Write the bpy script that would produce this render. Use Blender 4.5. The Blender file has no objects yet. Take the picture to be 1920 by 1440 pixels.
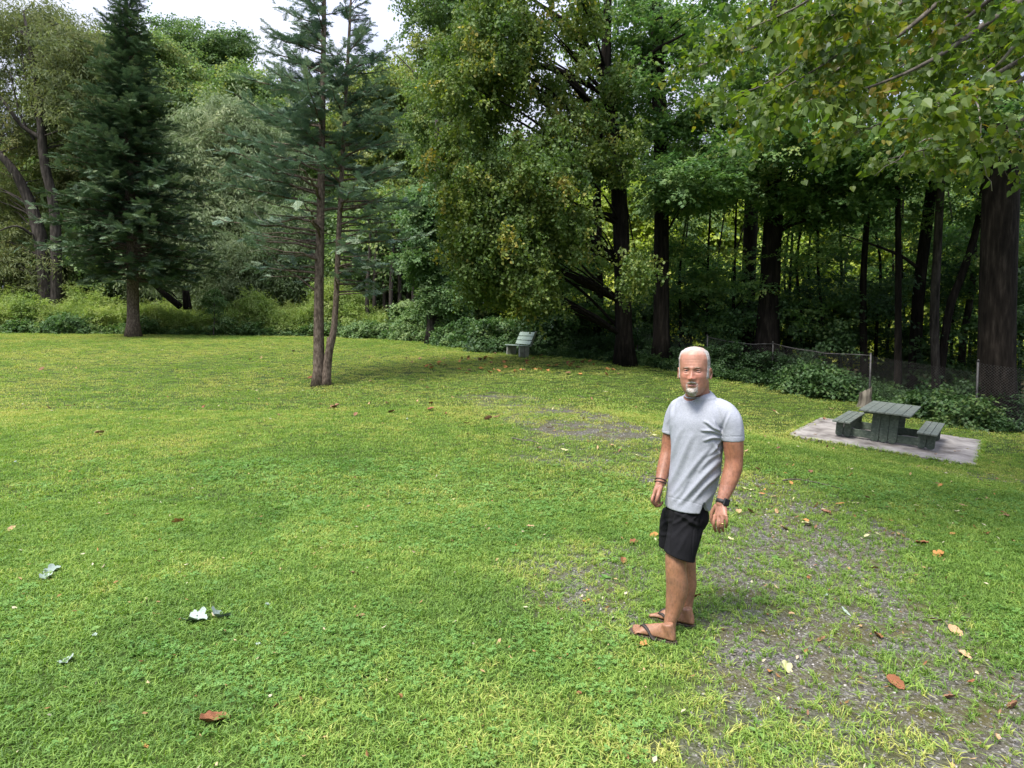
import bpy, bmesh, math, random
import numpy as np
from mathutils import Vector, Matrix, Euler
from mathutils.bvhtree import BVHTree

# ------------------------------------------------------------------ camera, world, sun, exposure
scene = bpy.context.scene
col = scene.collection
CAM_H = 1.78
PITCH = math.atan(70 / 1200)
FPX = 1200.0
cam_data = bpy.data.cameras.new('camera')
cam = bpy.data.objects.new('camera', cam_data)
col.objects.link(cam)
cam.location = (0, 0, CAM_H)
cam.rotation_euler = (math.pi / 2 - PITCH, 0, 0)
cam_data.sensor_width = 36.0
cam_data.lens = 36.0 * FPX / 1920.0
cam_data.clip_start = 0.05
cam_data.clip_end = 3000
scene.camera = cam

SUN_EL = math.radians(60)
SUN_DIR = Vector((0.72, 0.69, 0)).normalized() * math.cos(SUN_EL) + Vector((0, 0, -math.sin(SUN_EL)))   # the way the light travels
world = bpy.data.worlds.new('World')
scene.world = world
world.use_nodes = True
nt = world.node_tree
nt.nodes.clear()
wo = nt.nodes.new('ShaderNodeOutputWorld')
bg = nt.nodes.new('ShaderNodeBackground')
sky = nt.nodes.new('ShaderNodeTexSky')
sky.sky_type = 'NISHITA'
sky.sun_disc = False
sky.sun_elevation = SUN_EL
sky.sun_rotation = math.atan2(-SUN_DIR.x, -SUN_DIR.y)
sky.air_density = 1.0
sky.dust_density = 1.5
tc = nt.nodes.new('ShaderNodeTexCoord')
mp = nt.nodes.new('ShaderNodeMapping')
mp.inputs['Scale'].default_value = (1.0, 1.0, 2.6)
cl = nt.nodes.new('ShaderNodeTexNoise')
cl.inputs['Scale'].default_value = 2.6
cl.inputs['Detail'].default_value = 6
cl.inputs['Roughness'].default_value = 0.5
cl.inputs['Distortion'].default_value = 0.6
cr = nt.nodes.new('ShaderNodeValToRGB')           # the high cloud layer, thicker (white) and thinner (lavender grey)
cr.color_ramp.elements[0].position = 0.36
cr.color_ramp.elements[0].color = (6.0, 6.6, 9.2, 1)
cr.color_ramp.elements[1].position = 0.60
cr.color_ramp.elements[1].color = (8.6, 9.0, 10.6, 1)
mx = nt.nodes.new('ShaderNodeMix')
mx.data_type = 'RGBA'
mx.inputs['Factor'].default_value = 0.9
L = nt.links.new
L(tc.outputs['Generated'], mp.inputs['Vector'])
L(mp.outputs['Vector'], cl.inputs['Vector'])
L(cl.outputs['Fac'], cr.inputs['Fac'])
L(sky.outputs['Color'], mx.inputs['A'])
L(cr.outputs['Color'], mx.inputs['B'])
# an overcast dome is brighter overhead than near the horizon
sx = nt.nodes.new('ShaderNodeSeparateXYZ')
L(tc.outputs['Generated'], sx.inputs[0])
mr = nt.nodes.new('ShaderNodeMapRange')
mr.inputs['From Min'].default_value = 0.0
mr.inputs['From Max'].default_value = 1.0
mr.interpolation_type = 'SMOOTHERSTEP'
mr.inputs['To Min'].default_value = 0.33
mr.inputs['To Max'].default_value = 1.75
L(sx.outputs['Z'], mr.inputs['Value'])
vm = nt.nodes.new('ShaderNodeVectorMath')
vm.operation = 'SCALE'
L(mx.outputs['Result'], vm.inputs[0])
L(mr.outputs['Result'], vm.inputs['Scale'])
L(vm.outputs['Vector'], bg.inputs['Color'])
bg.inputs['Strength'].default_value = 0.092
L(bg.outputs['Background'], wo.inputs['Surface'])

sun_data = bpy.data.lights.new('sun', 'SUN')
sun_data.energy = 3.8
sun_data.angle = math.radians(20)
sun_data.color = (1.0, 0.95, 0.86)
sun = bpy.data.objects.new('sun', sun_data)
col.objects.link(sun)
sun.rotation_euler = SUN_DIR.to_track_quat('-Z', 'Y').to_euler()

vs = scene.view_settings
vs.view_transform = 'Standard'
vs.look = 'None'
vs.exposure = 0.98
vs.gamma = 1.0
vs.use_curve_mapping = False
scene.cycles.max_bounces = 7
scene.cycles.diffuse_bounces = 4
scene.cycles.glossy_bounces = 2
scene.cycles.transmission_bounces = 4
scene.cycles.sample_clamp_indirect = 6
scene.cycles.use_denoising = True

# ------------------------------------------------------------------ small helpers
random.seed(11)
rng = np.random.default_rng(11)
_up = np.array([0, math.sin(PITCH), math.cos(PITCH)])
_fw = np.array([0, math.cos(PITCH), -math.sin(PITCH)])


def ray(px, py):
    return np.array([(px - 960) / FPX, 0, 0]) + _up * (720 - py) / FPX + _fw


def at(px, py, Y):
    d = ray(px, py)
    return np.array([0, 0, CAM_H]) + d * (Y / d[1])


def V(p):
    return Vector((float(p[0]), float(p[1]), float(p[2])))


def smooth(e0, e1, x):
    t = np.clip((x - e0) / (e1 - e0), 0, 1)
    return t * t * (3 - 2 * t)


def _hash(ix, iy, iz, seed):
    h = (ix * 374761393 + iy * 668265263 + iz * 2147483647 + seed * 974634777) & 0xFFFFFFFF
    h = ((h ^ (h >> 13)) * 1274126177) & 0xFFFFFFFF
    return ((h ^ (h >> 16)) & 0xFFFF) / 65535.0


def vnoise(P, scale, seed=0):
    P = np.asarray(P, float) / scale
    if P.shape[-1] == 2:
        P = np.concatenate([P, np.zeros(P.shape[:-1] + (1,))], -1)
    i = np.floor(P).astype(np.int64)
    f = P - i
    f = f * f * (3 - 2 * f)
    r = 0
    for a in (0, 1):
        for b in (0, 1):
            for c in (0, 1):
                w = (f[..., 0] if a else 1 - f[..., 0]) * (f[..., 1] if b else 1 - f[..., 1]) * (f[..., 2] if c else 1 - f[..., 2])
                r = r + w * _hash(i[..., 0] + a, i[..., 1] + b, i[..., 2] + c, seed)
    return r


def fbm(P, scale, seed=0, oct=3):
    r = 0
    amp = 0.5
    tot = 0
    for k in range(oct):
        r = r + amp * vnoise(P, scale / 2 ** k, seed + k * 17)
        tot += amp
        amp *= 0.5
    return r / tot


def tag(o, label=None, cat=None, group=None, kind=None):
    if label: o['label'] = label
    if cat: o['category'] = cat
    if group: o['group'] = group
    if kind: o['kind'] = kind
    return o


def empty(name, loc=(0, 0, 0), rz=0.0):
    o = bpy.data.objects.new(name, None)
    o.empty_display_size = 0.2
    col.objects.link(o)
    o.location = loc
    o.rotation_euler = (0, 0, rz)
    return o


def link(name, me, parent=None, mat=None, shade=True):
    """geometry given in world space: the parent only moves it once it is pushed"""
    o = bpy.data.objects.new(name, me)
    col.objects.link(o)
    if parent is not None:
        o.parent = parent
        pm = Matrix.LocRotScale(parent.location, parent.rotation_euler, parent.scale)
        if parent.parent is not None:
            pp = parent.parent
            pm = Matrix.LocRotScale(pp.location, pp.rotation_euler, pp.scale) @ parent.matrix_parent_inverse @ pm
        o.matrix_parent_inverse = pm.inverted()
    if mat is not None:
        me.materials.append(mat)
    if shade and len(me.polygons):
        me.polygons.foreach_set('use_smooth', np.ones(len(me.polygons), bool))
    return o


def npmesh(name, verts, faces):
    """verts Nx3; faces = list of arrays (same vertex count per array) or list of lists"""
    me = bpy.data.meshes.new(name)
    if isinstance(faces, np.ndarray):
        faces = [faces]
    if len(faces) and isinstance(faces[0], np.ndarray):
        nv = len(verts)
        me.vertices.add(nv)
        me.vertices.foreach_set('co', np.asarray(verts, np.float32).ravel())
        tot = sum(f.size for f in faces)
        npoly = sum(len(f) for f in faces)
        me.loops.add(tot)
        me.polygons.add(npoly)
        me.loops.foreach_set('vertex_index', np.concatenate([f.ravel() for f in faces]).astype(np.int32))
        starts, s = [], 0
        for f in faces:
            starts.append(s + np.arange(len(f)) * f.shape[1])
            s += f.size
        me.polygons.foreach_set('loop_start', np.concatenate(starts).astype(np.int32))
        me.update(calc_edges=True)
    else:
        me.from_pydata([tuple(map(float, v)) for v in verts], [], [list(f) for f in faces])
    me.validate()
    return me


class MB:
    """collects verts and faces for one mesh"""
    def __init__(self):
        self.v = []
        self.f = []

    def add(self, vs_, fs):
        b = len(self.v)
        self.v.extend([tuple(map(float, p)) for p in vs_])
        self.f.extend([[b + i for i in f] for f in fs])

    def box(self, c, u, v, w, hu, hv, hw):
        c, u, v, w = map(np.asarray, (c, u, v, w))
        vs_ = [c + u * hu * a + v * hv * b + w * hw * d for a in (-1, 1) for b in (-1, 1) for d in (-1, 1)]
        self.add(vs_, [(0, 1, 3, 2), (4, 6, 7, 5), (0, 4, 5, 1), (2, 3, 7, 6), (0, 2, 6, 4), (1, 5, 7, 3)])

    def tube(self, pts, rad, n=8, caps=True):
        pts = [np.asarray(p, float) for p in pts]
        m = len(pts)
        if m < 2: return
        tang = []
        for i in range(m):
            t = pts[min(i + 1, m - 1)] - pts[max(i - 1, 0)]
            tang.append(t / (np.linalg.norm(t) + 1e-9))
        ref = np.array([1.0, 0, 0]) if abs(tang[0][0]) < 0.8 else np.array([0, 1.0, 0])
        b = len(self.v)
        ang = np.arange(n) * 2 * math.pi / n
        for i in range(m):
            t = tang[i]
            ref = ref - t * (ref @ t)
            ref /= np.linalg.norm(ref) + 1e-9
            w = np.cross(t, ref)
            for a in ang:
                self.v.append(tuple(pts[i] + rad[i] * (math.cos(a) * ref + math.sin(a) * w)))
        for i in range(m - 1):
            for k in range(n):
                k2 = (k + 1) % n
                self.f.append([b + i * n + k, b + i * n + k2, b + (i + 1) * n + k2, b + (i + 1) * n + k])
        if caps:
            self.f.append([b + k for k in range(n)][::-1])
            self.f.append([b + (m - 1) * n + k for k in range(n)])

    def build(self, name, mat=None, parent=None, smooth_=True):
        me = npmesh(name, self.v, self.f)
        return link(name, me, parent, mat, smooth_)


def spline(pts, n):
    """Catmull-Rom through rows of any width"""
    P = np.asarray(pts, float)
    if len(P) < 3:
        return np.stack([P[0] + (P[-1] - P[0]) * t for t in np.linspace(0, 1, n)])
    Q = np.vstack([2 * P[0] - P[1], P, 2 * P[-1] - P[-2]])
    out = []
    for t in np.linspace(0, len(P) - 1 - 1e-9, n):
        i = int(t)
        f = t - i
        a, b, c, d = Q[i], Q[i + 1], Q[i + 2], Q[i + 3]
        out.append(0.5 * ((2 * b) + (-a + c) * f + (2 * a - 5 * b + 4 * c - d) * f * f + (-a + 3 * b - 3 * c + d) * f ** 3))
    return np.array(out)


# ------------------------------------------------------------------ materials
def newmat(name):
    m = bpy.data.materials.new(name)
    m.use_nodes = True
    return m, m.node_tree, m.node_tree.nodes['Principled BSDF']


def rgb(c):
    return (c[0], c[1], c[2], 1.0)


def noise_mat(name, c1, c2, scale=8, rough=0.85, bump=0.3, bdist=0.01, stretch=(1, 1, 1), c3=None, spec=0.3, detail=6, p0=0.35, p1=0.65):
    m, t, bs = newmat(name)
    tcn = t.nodes.new('ShaderNodeTexCoord')
    mpn = t.nodes.new('ShaderNodeMapping')
    mpn.inputs['Scale'].default_value = stretch
    n = t.nodes.new('ShaderNodeTexNoise')
    n.inputs['Scale'].default_value = scale
    n.inputs['Detail'].default_value = detail
    n.inputs['Roughness'].default_value = 0.6
    r = t.nodes.new('ShaderNodeValToRGB')
    r.color_ramp.elements[0].position = p0
    r.color_ramp.elements[0].color = rgb(c1)
    r.color_ramp.elements[1].position = p1
    r.color_ramp.elements[1].color = rgb(c2)
    if c3:
        e = r.color_ramp.elements.new((p0 + p1) / 2)
        e.color = rgb(c3)
    b = t.nodes.new('ShaderNodeBump')
    b.inputs['Strength'].default_value = bump
    b.inputs['Distance'].default_value = bdist
    k = t.links.new
    k(tcn.outputs['Object'], mpn.inputs['Vector'])
    k(mpn.outputs['Vector'], n.inputs['Vector'])
    k(n.outputs['Fac'], r.inputs['Fac'])
    k(r.outputs['Color'], bs.inputs['Base Color'])
    k(n.outputs['Fac'], b.inputs['Height'])
    k(b.outputs['Normal'], bs.inputs['Normal'])
    bs.inputs['Roughness'].default_value = rough
    bs.inputs['Specular IOR Level'].default_value = spec
    return m


def leaf_mat(name, cols, transl=0.35, rough=0.6, gloss=0.02):
    """cols: 3 to 5 leaf colours; every instance takes one by its 'tint' (0..1)"""
    m = bpy.data.materials.new(name)
    m.use_nodes = True
    t = m.node_tree
    t.nodes.clear()
    k = t.links.new
    out = t.nodes.new('ShaderNodeOutputMaterial')
    a = t.nodes.new('ShaderNodeAttribute')
    a.attribute_type = 'INSTANCER'
    a.attribute_name = 'tint'
    # leaf to leaf variation: each face of a spray carries its own value
    b = t.nodes.new('ShaderNodeAttribute')
    b.attribute_name = 'leaf'
    ad = t.nodes.new('ShaderNodeMath')
    ad.operation = 'MULTIPLY_ADD'
    ad.inputs[1].default_value = 0.35
    k(b.outputs['Fac'], ad.inputs[0])
    k(a.outputs['Fac'], ad.inputs[2])
    r = t.nodes.new('ShaderNodeValToRGB')
    n = len(cols)
    r.color_ramp.elements[0].position = 0.05
    r.color_ramp.elements[0].color = rgb(cols[0])
    r.color_ramp.elements[1].position = 1.1
    r.color_ramp.elements[1].color = rgb(cols[-1])
    for i in range(1, n - 1):
        e = r.color_ramp.elements.new(0.05 + 1.0 * i / (n - 1))
        e.color = rgb(cols[i])
    k(ad.outputs[0], r.inputs['Fac'])
    d = t.nodes.new('ShaderNodeBsdfDiffuse')
    tr = t.nodes.new('ShaderNodeBsdfTranslucent')
    hs = t.nodes.new('ShaderNodeHueSaturation')
    hs.inputs['Saturation'].default_value = 1.15
    hs.inputs['Value'].default_value = 1.5
    k(r.outputs['Color'], d.inputs['Color'])
    k(r.outputs['Color'], hs.inputs['Color'])
    k(hs.outputs['Color'], tr.inputs['Color'])
    mxs = t.nodes.new('ShaderNodeMixShader')
    mxs.inputs[0].default_value = transl
    k(d.outputs[0], mxs.inputs[1])
    k(tr.outputs[0], mxs.inputs[2])
    g = t.nodes.new('ShaderNodeBsdfGlossy')
    g.inputs['Roughness'].default_value = rough
    g.inputs['Color'].default_value = (0.9, 0.95, 1.0, 1)
    m2 = t.nodes.new('ShaderNodeMixShader')
    m2.inputs[0].default_value = gloss
    k(mxs.outputs[0], m2.inputs[1])
    k(g.outputs[0], m2.inputs[2])
    k(m2.outputs[0], out.inputs['Surface'])
    return m


def bark_mat(name, c1, c2, c3, vs_=0.25, scale=14, bump=0.9, bd=0.03):
    m = noise_mat(name, c1, c3, scale=scale, rough=0.95, bump=bump, bdist=bd, stretch=(1, 1, vs_), c3=c2, spec=0.1, detail=8, p0=0.32, p1=0.72)
    return m


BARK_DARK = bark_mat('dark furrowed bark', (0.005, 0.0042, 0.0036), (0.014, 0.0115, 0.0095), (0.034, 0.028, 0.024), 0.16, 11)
BARK_BROWN = bark_mat('grey brown spruce bark', (0.05, 0.036, 0.028), (0.13, 0.10, 0.078), (0.24, 0.19, 0.15), 0.45, 18, 0.8, 0.02)
BARK_GREY = bark_mat('grey willow bark', (0.016, 0.014, 0.012), (0.045, 0.039, 0.034), (0.095, 0.083, 0.072), 0.2, 10)
BARK_PALE = bark_mat('pale smooth bark', (0.06, 0.06, 0.052), (0.16, 0.16, 0.14), (0.30, 0.29, 0.26), 0.6, 10)
TWIG = noise_mat('thin twig wood', (0.05, 0.042, 0.034), (0.15, 0.13, 0.11), 20, 0.9, 0.2, 0.005)
TWIG_PALE = noise_mat('bleached twig wood', (0.16, 0.14, 0.12), (0.34, 0.31, 0.27), 20, 0.9, 0.2, 0.005)

LF_LINDEN = leaf_mat('linden leaf', [(0.051, 0.096, 0.021), (0.076, 0.132, 0.028), (0.113, 0.168, 0.034), (0.177, 0.213, 0.043), (0.343, 0.285, 0.06)], 0.35, 0.6, 0.02)
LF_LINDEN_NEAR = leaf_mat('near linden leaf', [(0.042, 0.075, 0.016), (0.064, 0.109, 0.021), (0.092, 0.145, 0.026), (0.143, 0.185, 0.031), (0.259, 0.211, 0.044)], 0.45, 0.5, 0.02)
LF_MAPLE = leaf_mat('maple leaf', [(0.048, 0.103, 0.034), (0.076, 0.152, 0.045), (0.115, 0.202, 0.055), (0.176, 0.259, 0.071), (0.3, 0.345, 0.09)])
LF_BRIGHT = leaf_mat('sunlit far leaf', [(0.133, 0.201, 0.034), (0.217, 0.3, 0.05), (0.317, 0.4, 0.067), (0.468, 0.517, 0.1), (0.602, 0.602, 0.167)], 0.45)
LF_GREEN = leaf_mat('mid green leaf', [(0.056, 0.106, 0.032), (0.081, 0.144, 0.044), (0.112, 0.181, 0.053), (0.163, 0.225, 0.06), (0.237, 0.263, 0.074)])
LF_WILLOW = leaf_mat('silver willow leaf', [(0.098, 0.14, 0.063), (0.138, 0.19, 0.083), (0.184, 0.24, 0.118), (0.24, 0.292, 0.153), (0.309, 0.342, 0.194)])
LF_OLIVE = leaf_mat('olive willow leaf', [(0.063, 0.093, 0.035), (0.095, 0.124, 0.045), (0.137, 0.167, 0.057), (0.18, 0.199, 0.076), (0.233, 0.224, 0.089)])
LF_SPRUCE = leaf_mat('spruce needles', [(0.031, 0.062, 0.036), (0.052, 0.093, 0.05), (0.078, 0.129, 0.068), (0.118, 0.174, 0.086), (0.176, 0.223, 0.104)], 0.1, 0.5, 0.03)
LF_SPRUCE2 = leaf_mat('blue green spruce needles', [(0.059, 0.109, 0.076), (0.093, 0.155, 0.105), (0.139, 0.212, 0.14), (0.198, 0.273, 0.168), (0.283, 0.336, 0.203)], 0.12, 0.5, 0.03)
LF_WEED = leaf_mat('weed leaf', [(0.103, 0.169, 0.044), (0.149, 0.225, 0.057), (0.207, 0.293, 0.076), (0.276, 0.349, 0.095), (0.345, 0.394, 0.14)], 0.4)
LF_BUSH = leaf_mat('bush leaf', [(0.045, 0.095, 0.03), (0.07, 0.135, 0.04), (0.10, 0.175, 0.055), (0.15, 0.22, 0.075), (0.20, 0.27, 0.10)], 0.35)
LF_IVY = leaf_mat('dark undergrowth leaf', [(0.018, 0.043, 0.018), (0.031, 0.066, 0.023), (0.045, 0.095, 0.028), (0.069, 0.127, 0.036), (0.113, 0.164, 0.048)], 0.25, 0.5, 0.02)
GRASS = leaf_mat('lawn grass blade', [(0.066, 0.128, 0.024), (0.104, 0.189, 0.033), (0.154, 0.261, 0.046), (0.242, 0.347, 0.064), (0.415, 0.419, 0.113)], 0.35, 0.6, 0.02)
CLOVER = leaf_mat('clover leaf', [(0.054, 0.124, 0.027), (0.081, 0.178, 0.036), (0.113, 0.232, 0.049), (0.157, 0.281, 0.065), (0.205, 0.313, 0.086)], 0.3, 0.65, 0.015)

# ------------------------------------------------------------------ scatter with geometry nodes (foliage, grass, gravel)
_src_cols = {}


def source_collection(name, meshes, mat):
    c = bpy.data.collections.new(name)
    for i, me in enumerate(meshes):
        me.materials.append(mat)
        o = bpy.data.objects.new('%s_%02d' % (name, i), me)
        c.objects.link(o)
    _src_cols[name] = (c, len(meshes))
    return c


def scatter_group(c):
    g = bpy.data.node_groups.new('scatter ' + c.name, 'GeometryNodeTree')
    g.interface.new_socket(name='Geometry', in_out='INPUT', socket_type='NodeSocketGeometry')
    g.interface.new_socket(name='Geometry', in_out='OUTPUT', socket_type='NodeSocketGeometry')
    i = g.nodes.new('NodeGroupInput')
    o = g.nodes.new('NodeGroupOutput')
    ci = g.nodes.new('GeometryNodeCollectionInfo')
    ci.inputs['Collection'].default_value = c
    ci.inputs['Separate Children'].default_value = True
    ci.inputs['Reset Children'].default_value = True
    ip = g.nodes.new('GeometryNodeInstanceOnPoints')
    ip.inputs['Pick Instance'].default_value = True

    def attr(nm, ty):
        n = g.nodes.new('GeometryNodeInputNamedAttribute')
        n.data_type = ty
        n.inputs['Name'].default_value = nm
        return n.outputs['Attribute']
    k = g.links.new
    k(i.outputs[0], ip.inputs['Points'])
    k(ci.outputs[0], ip.inputs['Instance'])
    k(attr('idx', 'INT'), ip.inputs['Instance Index'])
    k(attr('rot', 'FLOAT_VECTOR'), ip.inputs['Rotation'])
    k(attr('scl', 'FLOAT'), ip.inputs['Scale'])
    k(ip.outputs[0], o.inputs[0])
    return g


_groups = {}


def scatter(name, src, P, R, S, T, parent=None, kind='stuff', I=None):
    c, n = _src_cols[src]
    if src not in _groups:
        _groups[src] = scatter_group(c)
    P = np.asarray(P, np.float32)
    N = len(P)
    me = bpy.data.meshes.new(name)
    me.vertices.add(N)
    me.vertices.foreach_set('co', P.ravel())
    a = me.attributes.new('rot', 'FLOAT_VECTOR', 'POINT'); a.data.foreach_set('vector', np.asarray(R, np.float32).ravel())
    a = me.attributes.new('scl', 'FLOAT', 'POINT'); a.data.foreach_set('value', np.asarray(S, np.float32))
    a = me.attributes.new('tint', 'FLOAT', 'POINT'); a.data.foreach_set('value', np.clip(np.asarray(T, np.float32), 0, 1))
    if I is None: I = rng.integers(0, n, N)
    a = me.attributes.new('idx', 'INT', 'POINT'); a.data.foreach_set('value', np.asarray(I, np.int32))
    o = link(name, me, parent, None, False)
    md = o.modifiers.new('scatter', 'NODES')
    md.node_group = _groups[src]
    o['kind'] = kind
    return o


def leafmesh(name, leaves):
    """leaves: list of (verts Nx3, faces) -> one mesh with a per-face 'leaf' value"""
    v, f, val = [], [], []
    b = 0
    for lv, lf in leaves:
        x = random.random()
        v.extend([tuple(map(float, p)) for p in lv])
        for q in lf:
            f.append([b + i for i in q])
            val.append(x)
        b += len(lv)
    me = bpy.data.meshes.new(name)
    me.from_pydata(v, [], f)
    a = me.attributes.new('leaf', 'FLOAT', 'FACE')
    a.data.foreach_set('value', np.array(val, np.float32))
    me.polygons.foreach_set('use_smooth', np.zeros(len(f), bool))
    return me


def place(vs_, loc, R):
    return [np.asarray(loc) + R @ np.asarray(p, float) for p in vs_]


def rotm(rx, ry, rz):
    return np.array(Euler((rx, ry, rz)).to_matrix())


def leaf_shape(kind, s):
    """one leaf lying along +X from its stalk, s = length"""
    if kind == 'diamond':
        w = s * 0.38
        return [(0, 0, 0), (s * .45, w, -.05 * s), (s, 0, -.12 * s), (s * .45, -w, -.05 * s)], [(0, 1, 2), (0, 2, 3)]
    if kind == 'heart':      # linden, folded a little along its rib
        w = s * 0.46
        pts = [(0, 0, 0), (-.08 * s, .5 * w, .03 * s), (.12 * s, .95 * w, .05 * s), (.42 * s, w, .05 * s), (.75 * s, .52 * w, -.02 * s), (1.05 * s, 0, -.12 * s),
               (.75 * s, -.52 * w, -.02 * s), (.42 * s, -w, .05 * s), (.12 * s, -.95 * w, .05 * s), (-.08 * s, -.5 * w, .03 * s), (.45 * s, 0, -.03 * s)]
        return pts, [(0, 10, 2, 1), (10, 4, 3, 2), (10, 5, 4), (0, 9, 8, 10), (10, 8, 7, 6), (10, 6, 5)]
    if kind == 'maple':
        pts = [(0, 0, 0), (.12 * s, .42 * s, -.04 * s), (.38 * s, .22 * s, 0), (.62 * s, .42 * s, -.06 * s), (.62 * s, .12 * s, 0), (s, 0, -.1 * s), (.62 * s, -.12 * s, 0), (.62 * s, -.42 * s, -.06 * s), (.38 * s, -.22 * s, 0), (.12 * s, -.42 * s, -.04 * s)]
        return pts, [(0, 2, 1), (0, 4, 3, 2), (0, 6, 5, 4), (0, 8, 7, 6), (0, 9, 8)]
    if kind == 'lance':
        w = s * 0.13
        return [(0, 0, 0), (s * .4, w, 0), (s, 0, -.15 * s), (s * .4, -w, 0)], [(0, 1, 2, 3)]


def spray(name, kind, n, length, size, droop=0.3, spread=0.16, hang=0.5, nt_=3, twig=True):
    """a leafy twig running along +X with its side twigs"""
    L_ = []
    for j in range(nt_):
        yaw = (j - (nt_ - 1) / 2) * 0.75 + random.uniform(-.2, .2)
        ln = length * random.uniform(.7, 1.0)
        org = np.array([length * 0.12 * j, 0, 0])
        prev = None
        for i in range(n):
            t = (i + 0.6) / n
            p = org + np.array([math.cos(yaw) * ln * t, math.sin(yaw) * ln * t, -droop * ln * t * t]) + np.array([random.gauss(0, spread * length * .25) for _ in range(3)])
            side = 1 if i % 2 else -1
            R = rotm(random.gauss(0, .5), random.uniform(0.0, 1.0) * hang * 2, yaw + side * random.uniform(.4, 1.3))
            lv, lf = leaf_shape(kind, size * random.uniform(.65, 1.15))
            L_.append((place(lv, p, R), lf))
        if twig:
            e = org + np.array([math.cos(yaw) * ln, math.sin(yaw) * ln, -droop * ln])
            w = 0.004 + .004 * size
            mid = org + (e - org) * .5 + np.array([0, 0, droop * ln * .22])
            L_.append(([org + (0, w, 0), org - (0, w, 0), mid - (0, w * .7, 0), mid + (0, w * .7, 0)], [(0, 1, 2, 3)]))
            L_.append(([mid + (0, w * .7, 0), mid - (0, w * .7, 0), e], [(0, 1, 2)]))
    return leafmesh(name, L_)


source_collection('linden_spray', [spray('linden_spray', 'heart', 10, .55, .095, .55, .25, .9) for _ in range(5)], LF_LINDEN)
source_collection('near_linden_spray', [spray('near_linden_spray', 'heart', 8, .45, .078, .35, .25, .8) for _ in range(7)], LF_LINDEN_NEAR)
source_collection('maple_spray', [spray('maple_spray', 'maple', 9, .60, .13, .18, .2, .25) for _ in range(5)], LF_MAPLE)
source_collection('bright_spray', [spray('bright_spray', 'diamond', 12, 1.0, .20, .25, .3, .5, 4, False) for _ in range(4)], LF_BRIGHT)
source_collection('green_spray', [spray('green_spray', 'diamond', 13, .95, .16, .2, .3, .6, 4, False) for _ in range(4)], LF_GREEN)
source_collection('willow_spray', [spray('willow_spray', 'lance', 18, 1.0, .24, .6, .22, .7, 4, False) for _ in range(4)], LF_WILLOW)
source_collection('olive_spray', [spray('olive_spray', 'lance', 16, 1.0, .22, .4, .28, .6, 4, False) for _ in range(4)], LF_OLIVE)
source_collection('bush_spray', [spray('bush_spray', 'diamond', 10, .42, .11, .3, .3, .4, 4, False) for _ in range(4)], LF_BUSH)
source_collection('ivy_spray', [spray('ivy_spray', 'maple', 7, .38, .10, .3, .35, .5, 4, False) for _ in range(4)], LF_IVY)


def spruce_branchlet(name, ln, dens=1.0, thin=1.0, wm=1.0):
    """flat fan of needle-clad twigs along +X"""
    L_ = []

    def twig(a, b, w):
        w = w * wm
        a, b = np.asarray(a), np.asarray(b)
        t = b - a
        l = np.linalg.norm(t)
        t = t / l
        s = np.cross(t, [0, 0, 1.0]); s /= np.linalg.norm(s) + 1e-9
        u = np.cross(s, t)
        m = max(3, int(l / 0.035 * dens))
        for i in range(m):
            c = a + (b - a) * (i + .3) / m
            tw = w * (1.15 - .5 * i / m)
            for sg in (-1, 1):
                tip = c + t * tw * .75 + s * sg * tw * random.uniform(.75, 1.1) + u * tw * random.uniform(-.1, .55)
                q = t * tw * .30 * thin
                L_.append(([c - q * .5, c + q, tip], [(0, 1, 2)]))
            if i % 2 == 0:
                tip = c + t * tw * .7 + u * tw * .9
                L_.append(([c - s * tw * .22, c + s * tw * .22, tip], [(0, 1, 2)]))
        L_.append(([a + s * .004, a - s * .004, b - s * .002, b + s * .002], [(0, 1, 2, 3)]))
    twig((0, 0, 0), (ln, 0, .04 * ln), .05)
    k = 6
    for i in range(k):
        t = (i + .4) / k
        for sg in (-1, 1):
            l = ln * .62 * (1 - t * .75) * random.uniform(.7, 1.1)
            a = np.array([ln * t, 0, .04 * ln * t])
            an = sg * random.uniform(.6, .95)
            twig(a, a + np.array([math.cos(an) * l, math.sin(an) * l, random.uniform(-.22, .1) * l]), .045)
    return leafmesh(name, L_)


source_collection('spruce_twig', [spruce_branchlet('spruce_twig', .62, .6, 2.0, 1.35) for _ in range(4)], LF_SPRUCE)
source_collection('blue_spruce_twig', [spruce_branchlet('blue_spruce_twig', .46, .8, 1.5, 1.1) for _ in range(5)], LF_SPRUCE2)


def weed(name, h, n, kind='lance', size=.16):
    L_ = []
    for s in range(5):
        bx, by = random.gauss(0, .12), random.gauss(0, .12)
        lean = (random.gauss(0, .18), random.gauss(0, .18))
        hh = h * random.uniform(.7, 1.1)
        L_.append(([(bx - .006, by, 0), (bx + .006, by, 0), (bx + lean[0] * hh, by + lean[1] * hh, hh)], [(0, 1, 2)]))
        for i in range(n):
            t = (i + 1) / n
            p = (bx + lean[0] * hh * t, by + lean[1] * hh * t, hh * t)
            R = rotm(random.gauss(0, .4), random.uniform(-.5, .9), random.uniform(0, 6.28))
            lv, lf = leaf_shape(kind, size * random.uniform(.6, 1.1) * (1.1 - .5 * t))
            L_.append((place(lv, p, R), lf))
    return leafmesh(name, L_)


source_collection('weed_stalks', [weed('weed_stalks', 1.0, 20, 'lance', .21) for _ in range(5)], LF_WEED)
source_collection('weed_spray', [spray('weed_spray', 'lance', 12, .55, .17, .1, .35, .3, 5, False) for _ in range(4)], LF_WEED)
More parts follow.
